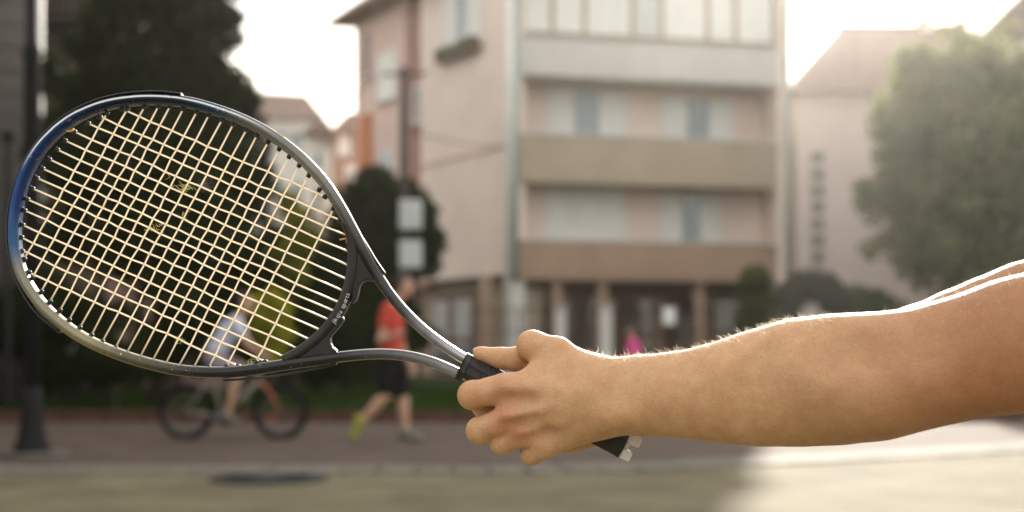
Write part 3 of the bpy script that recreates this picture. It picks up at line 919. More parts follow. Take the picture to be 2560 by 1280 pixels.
# utility pole with two boxes
dP = 30.0
u0 = Vector((PX(1010, dP), dP, 0))
up = thing('utility_pole', u0, 'dark utility pole with two pale meter boxes and overhead wires', 'utility pole')
MB().tube([u0, u0 + Vector((0, 0, PZ(168, dP)))], [.11, .085], 12).build('pole', m_darkwood, up, smooth=True)
for y0, y1 in ((503, 576), (604, 672)):
    MB().box(PX(1001, dP), PX(1056, dP), dP - .34, dP - .13, PZ(y1, dP), PZ(y0, dP)).build('meter_box', m_greybox, up, bevel=.015)
    MB().box(PX(1004, dP), PX(1053, dP), dP - .357, dP - .343, PZ(y1 - 3, dP), PZ(y0 + 3, dP)).build('box_door', m_greybox, up)
tp = P(1010, 185, dP)
MB().tube([tp + Vector((-.45, 0, 0)), tp + Vector((.45, 0, 0))], .035, 8).build('crossarm', m_darkwood, up)
def wire(a, b, sag, r=.012):
    pts = [a.lerp(b, t / 14) - Vector((0, 0, sag * 4 * (t / 14) * (1 - t / 14))) for t in range(15)]
    MB().tube(pts, r, 5).build('wire', m_iron, up)
wire(tp + Vector((.4, 0, .03)), Vector(P(1120, 128, 43.2)), .15)
wire(tp + Vector((-.4, 0, .03)), Vector((-9, 52, 9.4)), .5)
wire(P(1012, 322, dP), P(1262, 366, 41.9), .12, .015)
# gate pillars and a mesh fence in front of the shops
sf = thing('mesh_fence', (PX(1600, 36), 36, 0), 'low thin wire fence in front of the shop fronts', 'fence')
for p in range(1180, 1960, 60):
    MB().tube([(PX(p, 36), 36, 0), (PX(p, 36), 36, PZ(772, 36))], .025, 6).build('fence_post', m_iron, sf)
for yy in (772, 830, 890):
    MB().tube([(PX(1180, 36), 36, PZ(yy, 36)), (PX(1900, 36), 36, PZ(yy, 36))], .016, 6).build('rail', m_iron, sf)
wv = MB()
for k in range(150):
    X = PX(1180, 36) + k * .05
    wv.box(X, X + .006, 36.02, 36.026, .1, PZ(772, 36))
wv.build('wire_mesh', m_iron, sf, kind='stuff')
for i, (p, w, y0) in enumerate(((1402, 26, 772), (1514, 30, 768))):
    pl = thing('gate_pillar', (PX(p, 35), 35, 0), ['pale gate pillar nearer the hand, below the balconies', 'pale gate pillar nearer the pink shirted child'][i], 'pillar', 'pale gate pillars')
    MB().box(PX(p - w / 2, 35), PX(p + w / 2, 35), 34.85, 35.15, 0, PZ(y0, 35)).build('shaft', m_cream, pl, bevel=.01)
    MB().box(PX(p - w / 2 - 4, 35), PX(p + w / 2 + 4, 35), 34.8, 35.2, PZ(y0, 35) + .002, PZ(y0 - 8, 35)).build('cap', m_concrete, pl, bevel=.01)
sg = thing('notice_board', (PX(1672, 35.5), 35.5, 0), 'small white blank notice plate on a thin post', 'sign')
MB().tube([(PX(1672, 35.5), 35.5, 0), (PX(1672, 35.5), 35.5, PZ(770, 35.5))], .02, 6).build('post', m_iron, sg)
MB().box(PX(1657, 35.5), PX(1688, 35.5), 35.45, 35.475, PZ(812, 35.5), PZ(768, 35.5)).build('plate', m_white, sg, bevel=.01)
# manhole cover
mh = G(672, 1199); mh.z = 0.004
mc = thing('manhole_cover', mh, 'round iron manhole cover in the road', 'manhole cover')
MB().lathe(mh, [(.43, -.01), (.43, .008), (.375, .012), (.375, -.01)], 48).build('rim', m_cover, mc)
MB().lathe(mh, [(.36, -.01), (.36, .010), (.34, .016), (.001, .018)], 48).build('lid', m_cover, mc)
for k in range(16):
    a = 2 * math.pi * k / 16
    c_ = mh + Vector((math.cos(a) * .22, math.sin(a) * .22, .019))
    MB().obox(c_, (math.cos(a), math.sin(a), 0), (-math.sin(a), math.cos(a), 0), (0, 0, 1), -.09, .09, -.012, .012, 0, .006).build('rib', m_cover, mc)

# ------------------------------------------------------------------ people in the street and the bicycle
def skin_mat(name, base, sss=0.18, radius=(0.012, 0.005, 0.003)):
    m = M(name, base, rough=0.55, var=0.10, scale=14, bump=0.06, bscale=160, spec=0.35)
    b = m.node_tree.nodes['Principled BSDF']
    b.inputs['Subsurface Weight'].default_value = sss
    b.inputs['Subsurface Radius'].default_value = radius
    b.inputs['Subsurface Scale'].default_value = 1.0
    return m
m_skin_far = M('skin_far', (0.46, 0.27, 0.18), rough=0.6, var=0.08)
m_hair = M('dark_hair', (0.03, 0.02, 0.014), rough=0.6, var=0.3)
m_red = M('red_shirt', (0.50, 0.05, 0.028), rough=0.85, var=0.12, scale=5)
m_black = M('black_cloth', (0.010, 0.010, 0.009), rough=1.0, spec=0.05, var=0.2)
m_whitecloth = M('white_shirt', (0.54, 0.57, 0.70), rough=0.85, var=0.08)
m_greyshorts = M('grey_violet_shorts', (0.24, 0.20, 0.22), rough=0.9, var=0.15)
m_pinkcloth = M('pink_shirt', (0.75, 0.06, 0.27), rough=0.85, var=0.1)
m_shoe = M('olive_shoe', (0.26, 0.25, 0.03), rough=0.7, var=0.2)
m_shoe2 = M('grey_shoe', (0.13, 0.12, 0.10), rough=0.7, var=0.2)
m_rubber = M('tyre_rubber', (0.009, 0.008, 0.008), rough=0.9, spec=0.08, var=0.2)
m_bikeframe = M('pale_bike_paint', (0.26, 0.22, 0.20), rough=0.35, var=0.1)
m_orange = M('orange_paint', (0.38, 0.09, 0.025), rough=0.35, var=0.1)
m_steel = M('steel', (0.10, 0.10, 0.10), rough=0.45, var=0.1, metal=0.9)

def figure(label, d, joints, group=None, face=1.0, shirt=m_red, shorts=m_black, sleeve=0.45, shoes=m_shoe, h=0.011, cat='person', thin=1.0, shoes2=None):
    """joints: dict of photo pixel (x, y, depth offset in m). One body mesh; clothing and hair are children."""
    J = {k: P(v[0], v[1], d + (v[2] if len(v) > 2 else 0)) for k, v in joints.items()}
    S = (J['head'] - J['hip']).length / 0.78 * thin       # body scale from the torso
    lo = np.array([min(j[i] for j in J.values()) for i in range(3)]) - .25
    hi = np.array([max(j[i] for j in J.values()) for i in range(3)]) + .25
    root = thing('person', (J['hip'].x, J['hip'].y, 0), label, cat, group)
    B = Body(lo, hi, h)
    def limb(Bd, names, rs, infl=0.0, k=.02):
        for a, b, ra, rb in zip(names[:-1], names[1:], rs[:-1], rs[1:]):
            Bd.cone(J[a], ra * S + infl, J[b], rb * S + infl, k)
    def torso(Bd, infl=0.0):
        Bd.cone(J['hip'], .105 * S + infl, J['chest'], .115 * S + infl, .05, 1.15)
        Bd.cone(J['shl'], .052 * S + infl, J['shr'], .052 * S + infl, .05)
        Bd.cone(J['chest'], .10 * S + infl, (J['shl'] + J['shr']) / 2, .07 * S + infl, .05)
    hd = J['head']; fw = Vector((face, 0, 0))
    B.cone(hd + Vector((0, 0, .035 * S)), .085 * S, hd - Vector((0, 0, .02 * S)) + fw * .012, .075 * S, .03)
    B.cone(hd - Vector((0, 0, .06 * S)) + fw * .03, .05 * S, hd - Vector((0, 0, .075 * S)) + fw * .035, .042 * S, .03)      # jaw
    B.cone(hd + fw * .085 * S, .012 * S, hd + fw * .1 * S - Vector((0, 0, .02 * S)), .015 * S, .012)                       # nose
    for sgn in (-1, 1): B.cone(hd + Vector((0, sgn * .08 * S, .01)), .018 * S, hd + Vector((0, sgn * .082 * S, -.02)), .015 * S, .008)
    B.cone(hd - Vector((0, 0, .06 * S)), .045 * S, (J['shl'] + J['shr']) / 2, .05 * S, .03)
    torso(B)
    for s in 'lr':
        limb(B, ['sh' + s, 'el' + s, 'wr' + s], [.048, .036, .026])
        hand_dir = (J['wr' + s] - J['el' + s]).normalized()
        w = J['wr' + s]
        B.cone(w, .026 * S, w + hand_dir * .06 * S, .033 * S, .015)
        for q in (-1.5, -.5, .5, 1.5):
            side = Vector((0, 0, 1)).cross(hand_dir).normalized() * q * .014 * S
            B.cone(w + hand_dir * .06 * S + side, .012 * S, w + hand_dir * .125 * S + side * 1.1 - Vector((0, 0, .01)), .009 * S, .006)
        B.cone(w + hand_dir * .02 * S, .014 * S, w + hand_dir * .07 * S + Vector((0, 0, .035 * S)), .010 * S, .008)
        limb(B, ['hip' + s, 'kn' + s, 'an' + s], [.085, .056, .036], k=.03)
        kn, an = J['kn' + s], J['an' + s]
        B.cone(kn.lerp(an, .25) - fw * .012, .052 * S, kn.lerp(an, .5) - fw * .008, .044 * S, .03)
        B.cone(J['an' + s], .036 * S, J['to' + s], .032 * S, .02)
    v, f = B.mesh(2)
    mesh_obj('body', v, f, m_skin_far, root, smooth=True)
    B = Body(lo, hi, h); torso(B, .014)
    for s in 'lr':
        e = J['sh' + s].lerp(J['el' + s], sleeve)
        B.cone(J['sh' + s], .055 * S + .012, e, .05 * S + .014, .02)
    v, f = B.mesh(2); mesh_obj('shirt', v, f, shirt, root, smooth=True)
    B = Body(lo, hi, h)
    B.cone(J['hip'], .115 * S + .012, J['hip'].lerp(J['chest'], .12), .11 * S + .012, .03, 1.15)
    for s in 'lr': B.cone(J['hip' + s], .095 * S + .012, J['hip' + s].lerp(J['kn' + s], .72), .075 * S + .014, .03)
    v, f = B.mesh(2); mesh_obj('shorts', v, f, shorts, root, smooth=True)
    for s in 'lr':
        B = Body(lo, hi, h * .8)
        an, to = J['an' + s], J['to' + s]
        hl = an + (an - to).normalized() * .03 * S
        dn = Vector((0, 0, -1)) if abs((to - an).normalized().z) < .8 else Vector((-1, 0, 0))
        B.cone(an, .05 * S, hl + dn * .03 * S, .052 * S, .02); B.cone(hl + dn * .03 * S, .05 * S, to, .046 * S, .02)
        v, f = B.mesh(2); mesh_obj('shoe', v, f, (shoes2 if (s == 'r' and shoes2) else shoes), root, smooth=True)
    B = Body(lo, hi, h)
    B.cone(hd + Vector((0, 0, .05 * S)) - fw * .015, .09 * S, hd - fw * .04 * S, .07 * S, .03)
    v, f = B.mesh(2); mesh_obj('hair', v, f, m_hair, root, smooth=True)
    return root

figure('child in red shirt and black shorts striding along the walkway', 14.3, dict(
    head=(1010, 715), chest=(978, 800), hip=(977, 905), shl=(975, 775, -.16), shr=(975, 775, .16),
    ell=(950, 850, -.2), wrl=(985, 838, -.26), elr=(1000, 850, .2), wrr=(1022, 905, .16),
    hipl=(968, 925, -.08), knl=(962, 990, -.1), anl=(902, 1056, -.1), tol=(884, 1092, -.1),
    hipr=(985, 925, .08), knr=(1008, 1000, .06), anr=(1014, 1080, .06), tor=(1046, 1094, .06)), shirt=m_red, shorts=m_black, shoes=m_shoe, shoes2=m_shoe2)
figure('child in pink shirt in front of the shops, half hidden by the forearm', 27.6, dict(
    head=(1580, 832), chest=(1582, 872), hip=(1582, 920), shl=(1582, 858, -.13), shr=(1582, 858, .13),
    ell=(1575, 895, -.17), wrl=(1585, 920, -.17), elr=(1590, 895, .17), wrr=(1600, 915, .15),
    hipl=(1580, 925, -.07), knl=(1586, 957, -.07), anl=(1578, 986, -.07), tol=(1592, 989, -.07),
    hipr=(1584, 925, .07), knr=(1590, 957, .07), anr=(1592, 986, .07), tor=(1606, 989, .07)), shirt=m_pinkcloth, shorts=m_greyshorts, shoes=m_shoe2, h=.012, face=-1.0, thin=1.22)

dC = 14.7
figure('cyclist in white shirt leaning over the handlebar', dC, dict(
    head=(612, 758), chest=(574, 828), hip=(532, 890), shl=(590, 806, -.15), shr=(590, 806, .15),
    ell=(622, 862, -.2), wrl=(655, 886, -.2), elr=(626, 862, .2), wrr=(657, 886, .2),
    hipl=(538, 902, -.08), knl=(592, 948, -.1), anl=(568, 1040, -.1), tol=(596, 1056, -.1),
    hipr=(538, 902, .08), knr=(602, 918, .1), anr=(585, 985, .1), tor=(612, 1000, .1)), shirt=m_whitecloth, shorts=m_greyshorts, shoes=m_shoe2)
bk = thing('bicycle', (PX(582, dC), dC, 0.012), 'small pale bicycle with orange fork ridden along the walkway', 'bicycle')
def b3(x, y, o=0.0): return P(x, y, dC + o)
rw, fwh = (466, 1030), (701, 1030)
Rw = 62 / F * dC
for c in (rw, fwh):
    cc = b3(*c)
    ty = MB().torus(cc, Rw, .034, (0, 1, 0), 48, 10).build('wheel', m_rubber, bk, smooth=True)
    MB().torus(cc, Rw - .03, .010, (0, 1, 0), 48, 8, ry=.013).build('rim', m_steel, ty, smooth=True)
    sp = MB()
    for k in range(20):
        a = 2 * math.pi * k / 20
        sp.tube([cc + Vector((0, .02 * (-1) ** k, 0)), cc + Vector((math.cos(a) * (Rw - .03), 0, math.sin(a) * (Rw - .03)))], .0022, 5)
    sp.build('spokes', m_steel, ty)
    MB().lathe(cc - Vector((0, .04, 0)), [(.01, 0), (.025, .003), (.018, .02), (.018, .06), (.025, .077), (.01, .08)], 12, axis=(0, 1, 0)).build('hub', m_steel, ty)
MB().box(*[v for v in (b3(672, 1050).x, b3(690, 1050).x)], dC - .02, dC - .012, b3(680, 1052).z, b3(680, 1042).z).build('reflector', m_orange, bk)
BB = b3(556, 1042); ST = b3(528, 925); HT = b3(645, 925); HB = b3(650, 948)
fr = MB()
fr.tube([BB, ST], .018, 10).tube([ST + (BB - ST) * .12, HT], .018, 10).tube([BB, HB], .021, 10).tube([HB - Vector((0, 0, .03)), HT + Vector((-.01, 0, .05))], .024, 10)
for s in (-.05, .05):
    o = Vector((0, s, 0))
    fr.tube([BB + o * .6, b3(*rw) + o], .011, 8).tube([ST + (BB - ST) * .12 + o * .3, b3(*rw) + o], .010, 8)
fr.build('frame', m_bikeframe, bk, smooth=True)
fk = MB()
for s in (-.05, .05):
    fk.tube([HB + Vector((0, s * .6, -.02)), b3(672, 975) + Vector((0, s, 0)), b3(*fwh) + Vector((0, s, 0))], .013, 8)
fk.build('fork', m_orange, bk, smooth=True)
hb = MB(); c = b3(648, 893)
hb.tube([HT, c], .014, 8).tube([c + Vector((.03, -.26, .02)), c + Vector((.05, -.12, .01)), c, c + Vector((.05, .12, .01)), c + Vector((.03, .26, .02))], .012, 8)
hb.build('handlebar', m_iron, bk, smooth=True)
MB().add([ST + Vector(p) for p in ((-.13, -.07, .09), (-.13, .07, .09), (.0, .04, .1), (.14, .015, .09), (.14, -.015, .09), (0, -.04, .1), (-.13, -.06, .05), (-.13, .06, .05), (0, .03, .06), (.14, .01, .06), (.14, -.01, .06), (0, -.03, .06))],
         [(0, 1, 2, 5), (5, 2, 3, 4), (6, 11, 8, 7), (11, 10, 9, 8), (0, 6, 7, 1), (1, 7, 8, 2), (2, 8, 9, 3), (3, 9, 10, 4), (4, 10, 11, 5), (5, 11, 6, 0)]).build('saddle', m_iron, bk, bevel=.01, smooth=True)
MB().tube([ST, ST + Vector((0, 0, .06))], .012, 8).build('seat_post', m_steel, bk)
MB().lathe(BB - Vector((0, .05, 0)), [(.02, 0), (.09, .002), (.09, .006), (.02, .008)], 24, axis=(0, 1, 0)).build('chain_ring', m_steel, bk)
for s, p in ((-.08, (574, 1058)), (.08, (540, 1024))):
    e = b3(*p) + Vector((0, s, 0))
    ck = MB().tube([BB + Vector((0, s, 0)), e], .011, 8).build('crank', m_steel, bk)
    MB().obox(e, (1, 0, 0), (0, 1, 0), (0, 0, 1), -.045, .045, min(s, s * 1.9), max(s, s * 1.9), -.012, .012).build('pedal', m_iron, ck)

# ------------------------------------------------------------------ the racket
PXM = F / D0                       # photo pixels per metre at the racket
def R(x, y, dz=0.0):
    """point in the racket plane; dz in metres, positive = away from the camera"""
    p = P(x, y, D0); p.y += dz; return p

def spline(pts, n):
    """Catmull-Rom through 2-D points, n samples"""
    pts = np.array(pts, float)
    ext = np.vstack([2 * pts[0] - pts[1], pts, 2 * pts[-1] - pts[-2]])
    L = np.concatenate([[0], np.cumsum(np.linalg.norm(np.diff(pts, axis=0), axis=1))])
    out_ = []
    for s in np.linspace(0, L[-1], n):
        i = min(np.searchsorted(L, s, side='right') - 1, len(pts) - 2)
        t = (s - L[i]) / (L[i + 1] - L[i])
        p0, p1, p2, p3 = ext[i], ext[i + 1], ext[i + 2], ext[i + 3]
        out_.append(0.5 * ((2 * p1) + (-p0 + p2) * t + (2 * p0 - 5 * p1 + 4 * p2 - p3) * t * t + (-p0 + 3 * p1 - 3 * p2 + p3) * t ** 3))
    return np.array(out_)

def sweep(name, path, half_w, half_d, mat, parent, nprof=20, power=2.6, cap=True):
    """flat loop profile swept along a path in the racket plane; stores u (along) and v (around) as attributes"""
    n = len(path)
    hw = half_w if callable(half_w) else (lambda t: half_w)
    hd = half_d if callable(half_d) else (lambda t: half_d)
    V = []; U = []; W = []
    for i in range(n):
        t2 = path[min(i + 1, n - 1)] - path[max(i - 1, 0)]
        t2 /= np.linalg.norm(t2)
        nx, ny = -t2[1], t2[0]
        tt = i / (n - 1)
        for k in range(nprof):
            a = 2 * math.pi * k / nprof
            c, s = math.cos(a), math.sin(a)
            c = math.copysign(abs(c) ** (2 / power), c); s = math.copysign(abs(s) ** (2 / power), s)
            w = hw(tt) * c * PXM
            V.append(R(path[i][0] + nx * w, path[i][1] + ny * w, hd(tt) * s)); U.append(tt); W.append(a / (2 * math.pi))
    Fc = []
    for i in range(n - 1):
        for k in range(nprof):
            k2 = (k + 1) % nprof
            Fc.append((i * nprof + k, i * nprof + k2, (i + 1) * nprof + k2, (i + 1) * nprof + k))
    if cap:
        Fc.append(tuple(range(nprof))); Fc.append(tuple((n - 1) * nprof + k for k in range(nprof)))
    o = mesh_obj(name, V, Fc, mat, parent, smooth=True)
    for nm, dat in (('along', U), ('around', W)):
        at = o.data.attributes.new(nm, 'FLOAT', 'POINT'); at.data.foreach_set('value', dat)
    return o

def frame_mat():
    m = bpy.data.materials.new('racket_paint'); m.use_nodes = True
    nt = m.node_tree; nd = nt.nodes; lk = nt.links
    b = nd['Principled BSDF']
    b.inputs['Roughness'].default_value = 0.28
    b.inputs['Metallic'].default_value = 0.55
    b.inputs['Coat Weight'].default_value = 0.12
    b.inputs['Specular IOR Level'].default_value = 0.35
    a1 = nd.new('ShaderNodeAttribute'); a1.attribute_name = 'along'
    a2 = nd.new('ShaderNodeAttribute'); a2.attribute_name = 'around'
    tc = nd.new('ShaderNodeTexCoord')
    ns = nd.new('ShaderNodeTexNoise'); ns.inputs['Scale'].default_value = 60; ns.inputs['Detail'].default_value = 6
    lk.new(tc.outputs['Object'], ns.inputs['Vector'])
    jit = nd.new('ShaderNodeMath'); jit.operation = 'MULTIPLY_ADD'; jit.inputs[1].default_value = 0.03
    lk.new(ns.outputs['Fac'], jit.inputs[0]); lk.new(a1.outputs['Fac'], jit.inputs[2])
    rp = nd.new('ShaderNodeValToRGB')
    el = rp.color_ramp.elements
    stops = [(0.0, (0.30, 0.30, 0.30)), (0.07, (0.10, 0.10, 0.10)), (0.13, (0.016, 0.015, 0.014)), (0.24, (0.014, 0.013, 0.012)), (0.31, (0.10, 0.09, 0.05)), (0.345, (0.26, 0.235, 0.14)), (0.43, (0.20, 0.19, 0.15)), (0.455, (0.02, 0.08, 0.18)), (0.49, (0.007, 0.035, 0.15)),
             (0.56, (0.005, 0.028, 0.11)), (0.60, (0.004, 0.012, 0.032)), (0.675, (0.004, 0.012, 0.03)), (0.70, (0.008, 0.04, 0.075)), (0.73, (0.11, 0.115, 0.11)), (0.80, (0.20, 0.19, 0.17)), (0.86, (0.06, 0.058, 0.055)), (0.89, (0.014, 0.013, 0.013)), (0.94, (0.05, 0.05, 0.05)), (1.0, (0.34, 0.34, 0.35))]
    el[0].position, el[0].color = stops[0][0], (*stops[0][1], 1)
    el[1].position, el[1].color = stops[-1][0], (*stops[-1][1], 1)
    for p, c in stops[1:-1]:
        e = el.new(p); e.color = (*c, 1)
    lk.new(jit.outputs['Value'], rp.inputs['Fac'])
    # worn white pinstripe along the outer front edge of the head tip
    st = nd.new('ShaderNodeValToRGB')
    se = st.color_ramp.elements
    se[0].position, se[0].color = 0.695, (0, 0, 0, 1); se[1].position, se[1].color = 0.705, (1, 1, 1, 1)
    e = se.new(0.738); e.color = (1, 1, 1, 1); e = se.new(0.748); e.color = (0, 0, 0, 1)
    j2 = nd.new('ShaderNodeMath'); j2.operation = 'MULTIPLY_ADD'; j2.inputs[1].default_value = 0.03
    lk.new(ns.outputs['Fac'], j2.inputs[0]); lk.new(a2.outputs['Fac'], j2.inputs[2])
    lk.new(j2.outputs['Value'], st.inputs['Fac'])
    rg = nd.new('ShaderNodeValToRGB')
    re_ = rg.color_ramp.elements
    re_[0].position, re_[0].color = 0.50, (0, 0, 0, 1); re_[1].position, re_[1].color = 0.53, (1, 1, 1, 1)
    e = re_.new(0.70); e.color = (1, 1, 1, 1); e = re_.new(0.75); e.color = (0, 0, 0, 1)
    lk.new(a1.outputs['Fac'], rg.inputs['Fac'])
    mu = nd.new('ShaderNodeMath'); mu.operation = 'MULTIPLY'
    lk.new(st.outputs['Color'], mu.inputs[0]); lk.new(rg.outputs['Color'], mu.inputs[1])
    mx = nd.new('ShaderNodeMixRGB'); mx.inputs['Color2'].default_value = (0.62, 0.6, 0.56, 1)
    lk.new(mu.outputs['Value'], mx.inputs['Fac']); lk.new(rp.outputs['Color'], mx.inputs['Color1'])
    # chips and scuffs
    ch = nd.new('ShaderNodeTexNoise'); ch.inputs['Scale'].default_value = 260; ch.inputs['Detail'].default_value = 3
    lk.new(tc.outputs['Object'], ch.inputs['Vector'])
    cr = nd.new('ShaderNodeValToRGB'); cr.color_ramp.elements[0].position = 0.70; cr.color_ramp.elements[1].position = 0.74
    lk.new(ch.outputs['Fac'], cr.inputs['Fac'])
    mx2 = nd.new('ShaderNodeMixRGB'); mx2.inputs['Color2'].default_value = (0.5, 0.47, 0.4, 1)
    lk.new(cr.outputs['Color'], mx2.inputs['Fac']); lk.new(mx.outputs['Color'], mx2.inputs['Color1'])
    lk.new(mx2.outputs['Color'], b.inputs['Base Color'])
    mr = nd.new('ShaderNodeValToRGB'); me_ = mr.color_ramp.elements
    e = me_.new(0.04); e.color = (.95, .95, .95, 1); e = me_.new(0.12); e.color = (.15, .15, .15, 1); e = me_.new(0.945); e.color = (.15, .15, .15, 1); e = me_.new(0.99); e.color = (.95, .95, .95, 1)
    me_[1].position, me_[1].color = 0.27, (.12, .12, .12, 1); e = me_.new(0.33); e.color = (.45, .45, .45, 1)
    e = me_.new(0.83); e.color = (.45, .45, .45, 1); e = me_.new(0.88); e.color = (.12, .12, .12, 1)
    lk.new(a1.outputs['Fac'], mr.inputs['Fac']); lk.new(mr.outputs['Color'], b.inputs['Metallic'])
    rr2 = nd.new('ShaderNodeMath'); rr2.operation = 'MULTIPLY_ADD'; rr2.inputs[1].default_value = 0.22; rr2.inputs[2].default_value = 0.18
    lk.new(ns.outputs['Fac'], rr2.inputs[0]); lk.new(rr2.outputs['Value'], b.inputs['Roughness'])
    return m
m_frame = frame_mat()
m_plastic = M('black_plastic', (0.015, 0.014, 0.013), rough=0.45, var=0.3, scale=60)
m_bridge = M('dark_bridge_plastic', (0.018, 0.016, 0.014), rough=0.38, var=0.3, scale=50, bump=0.05, spec=0.3)
m_string = M('cream_string', (0.86, 0.79, 0.65), rough=0.35, var=0.05, scale=90, trans=0.45)
m_grip = M('black_grip', (0.028, 0.026, 0.024), rough=0.75, var=0.25, scale=120, bump=0.25, bscale=500)
m_cap = M('clear_butt_plastic', (0.82, 0.80, 0.74), rough=0.2, var=0.10, scale=60, trans=0.45)
m_print = M('pale_print', (0.62, 0.60, 0.55), rough=0.5, var=0.05)
m_knot = M('orange_knot', (0.75, 0.45, 0.16), rough=0.4, var=0.2, scale=200, trans=0.3)
m_fluff = M('ball_fluff', (0.72, 0.70, 0.36), rough=0.8, var=0.2, scale=200, trans=0.4)

rk = thing('tennis_racket', R(1360, 1015), 'blue and silver tennis racket with cream strings held in both hands', 'racket')
frame_pts = [(1170, 945), (1130, 926), (1085, 907), (1035, 893), (985, 886), (930, 885), (870, 890), (810, 898), (750, 906), (690, 915), (630, 924), (570, 930), (510, 930), (450, 925), (390, 913),
             (320, 893), (255, 868), (200, 840), (152, 806), (110, 768), (77, 725), (53, 680), (41, 632), (37, 585), (39, 540), (47, 492), (63, 440), (90, 388), (126, 344), (170, 306), (220, 279),
             (275, 260), (332, 251), (395, 249), (460, 255), (530, 272), (600, 297), (662, 328), (722, 369), (772, 413), (815, 462), (852, 520), (882, 575), (908, 625), (935, 675), (966, 723), (1005, 772),
             (1052, 819), (1100, 857), (1145, 887), (1180, 907)]
path = spline(frame_pts, 260)
fr_o = sweep('frame', path, lambda t: 0.0056 if .12 < t < .9 else 0.0052, lambda t: 0.0100, m_frame, rk)
# grommet bumper strip round the head tip
tip = spline([(150, 830), (92, 778), (52, 715), (30, 650), (22, 585), (26, 530), (36, 480), (55, 428), (85, 375), (122, 330), (168, 291), (222, 262), (280, 243), (340, 234), (400, 232), (455, 237)], 90)
sweep('bumper_strip', tip, lambda t: 0.0011 + .0008 * math.sin(math.pi * t), lambda t: 0.0085, m_plastic, rk, nprof=10)
# side strip along the upper right flank and lower flank, lifting off at the throat
sweep('grommet_strip', spline([(640, 303), (700, 338), (760, 386), (806, 436), (846, 492), (880, 552), (905, 600)], 50), 0.0010, 0.006, m_plastic, rk, nprof=10)
sweep('loose_strip', spline([(905, 596), (922, 622), (938, 648), (952, 668), (964, 684)], 24), lambda t: .0016 * (1 - .6 * t), 0.0045, m_plastic, rk, nprof=10)
sweep('loose_strip', spline([(560, 951), (660, 944), (740, 931), (800, 920), (842, 910)], 30), lambda t: .0012 * (1 - .5 * t), 0.0045, m_plastic, rk, nprof=10)
# throat bridge and its webs
bridge = spline([(868, 556), (880, 590), (884, 640), (880, 690), (866, 742), (842, 790), (806, 835), (762, 872), (712, 902)], 60)
sweep('bridge', bridge, lambda t: 0.0058, lambda t: 0.0088, m_bridge, rk)
def web(poly, nm='bridge_web'):
    q = [((x - 1280) / PXM, CAM_H + (870 - y) / PXM) for x, y in poly]
    return MB().prism(q, (0, D0, 0), (1, 0, 0), (0, 0, 1), (0, 1, 0), -.0065, .0065).build(nm, m_bridge, rk, bevel=.0018)
web([(882, 600), (890, 590), (906, 618), (924, 652), (941, 684), (944, 700), (932, 704), (918, 702), (908, 706), (901, 716), (898, 732), (892, 752), (882, 760), (880, 700)])
web([(858, 790), (862, 800), (846, 822), (832, 838), (828, 846), (829, 858), (834, 868), (845, 876), (840, 888), (800, 896), (730, 906), (735, 893), (800, 856)])
# printed name on the bridge
txt = 'jinqiu sports'
cu = bpy.data.curves.new('t', 'FONT')
dg = None
adv = 0.0
glyph_v, glyph_f = [], []
# the print runs up the bridge: pixel path from the j to the last s
tp_ = spline([(833, 808), (846, 790), (858, 768), (866, 748), (871, 733)], 40)
seg = np.concatenate([[0], np.cumsum(np.linalg.norm(np.diff(tp_, axis=0), axis=1))])
wid = {'j': .33, 'i': .31, 'n': .62, 'q': .63, 'u': .62, ' ': .34, 's': .55, 'p': .63, 'o': .62, 'r': .43, 't': .38}
tot = sum(wid[c] for c in txt); size = seg[-1] / tot
for ch in txt:
    if ch != ' ':
        cu.body = ch; cu.size = 1.0
        to = bpy.data.objects.new('t', cu); col.objects.link(to)
        bpy.context.view_layer.update()
        me = bpy.data.meshes.new_from_object(to.evaluated_get(bpy.context.evaluated_depsgraph_get()))
        bpy.data.objects.remove(to)
        s_ = (adv + wid[ch] / 2) * size
        i = min(np.searchsorted(seg, s_), len(tp_) - 1)
        t2 = tp_[min(i + 1, len(tp_) - 1)] - tp_[max(i - 2, 0)]; t2 /= np.linalg.norm(t2)
        up2 = np.array([t2[1], -t2[0]])
        cx = sum(v.co.x for v in me.vertices) / len(me.vertices)
        base = len(glyph_v)
        for v in me.vertices:
            q = tp_[i] + t2 * (v.co.x - cx) * size * 1.05 + up2 * (v.co.y - 0.30) * size * 1.25
            glyph_v.append(R(q[0] + 1.5, q[1] + 1.5, -0.0093))
        glyph_f += [tuple(base + k for k in p.vertices) for p in me.polygons]
        bpy.data.meshes.remove(me)
    adv += wid[ch]
bpy.data.curves.remove(cu)
mesh_obj('printed_name', glyph_v, glyph_f, m_print, rk)

# strings
mains = [((306, 274), (812, 492)), ((250, 293), (850, 550)), ((220, 308), (869, 589)), ((186, 329), (876, 631)), ((162, 351), (873, 665)), ((143, 374), (868, 699)), ((123, 398), (862, 729)), ((106, 421), (849, 757)),
         ((92, 445), (838, 779)), ((81, 471), (824, 800)), ((68, 498), (807, 828)), ((61, 526), (778, 851)), ((56, 562), (745, 872)), ((53, 593), (712, 893)), ((55, 627), (663, 904)), ((73, 681), (595, 915))]
crosses = [((267, 284), (61, 648)), ((318, 274), (81, 694)), ((361, 268), (103, 729)), ((396, 266), (125, 754)), ((425, 266), (150, 776)), ((458, 273), (173, 800)), ((492, 280), (200, 819)), ((522, 288), (229, 838)),
           ((555, 300), (256, 854)), ((583, 311), (289, 869)), ((616, 325), (317, 882)), ((642, 339), (350, 893)), ((670, 356), (381, 902)), ((698, 373), (414, 910)), ((723, 392), (447, 915)), ((748, 414), (485, 918)),
           ((772, 439), (522, 918)), ((798, 475), (566, 915)), ((833, 522), (640, 905))]
SR = 0.00086
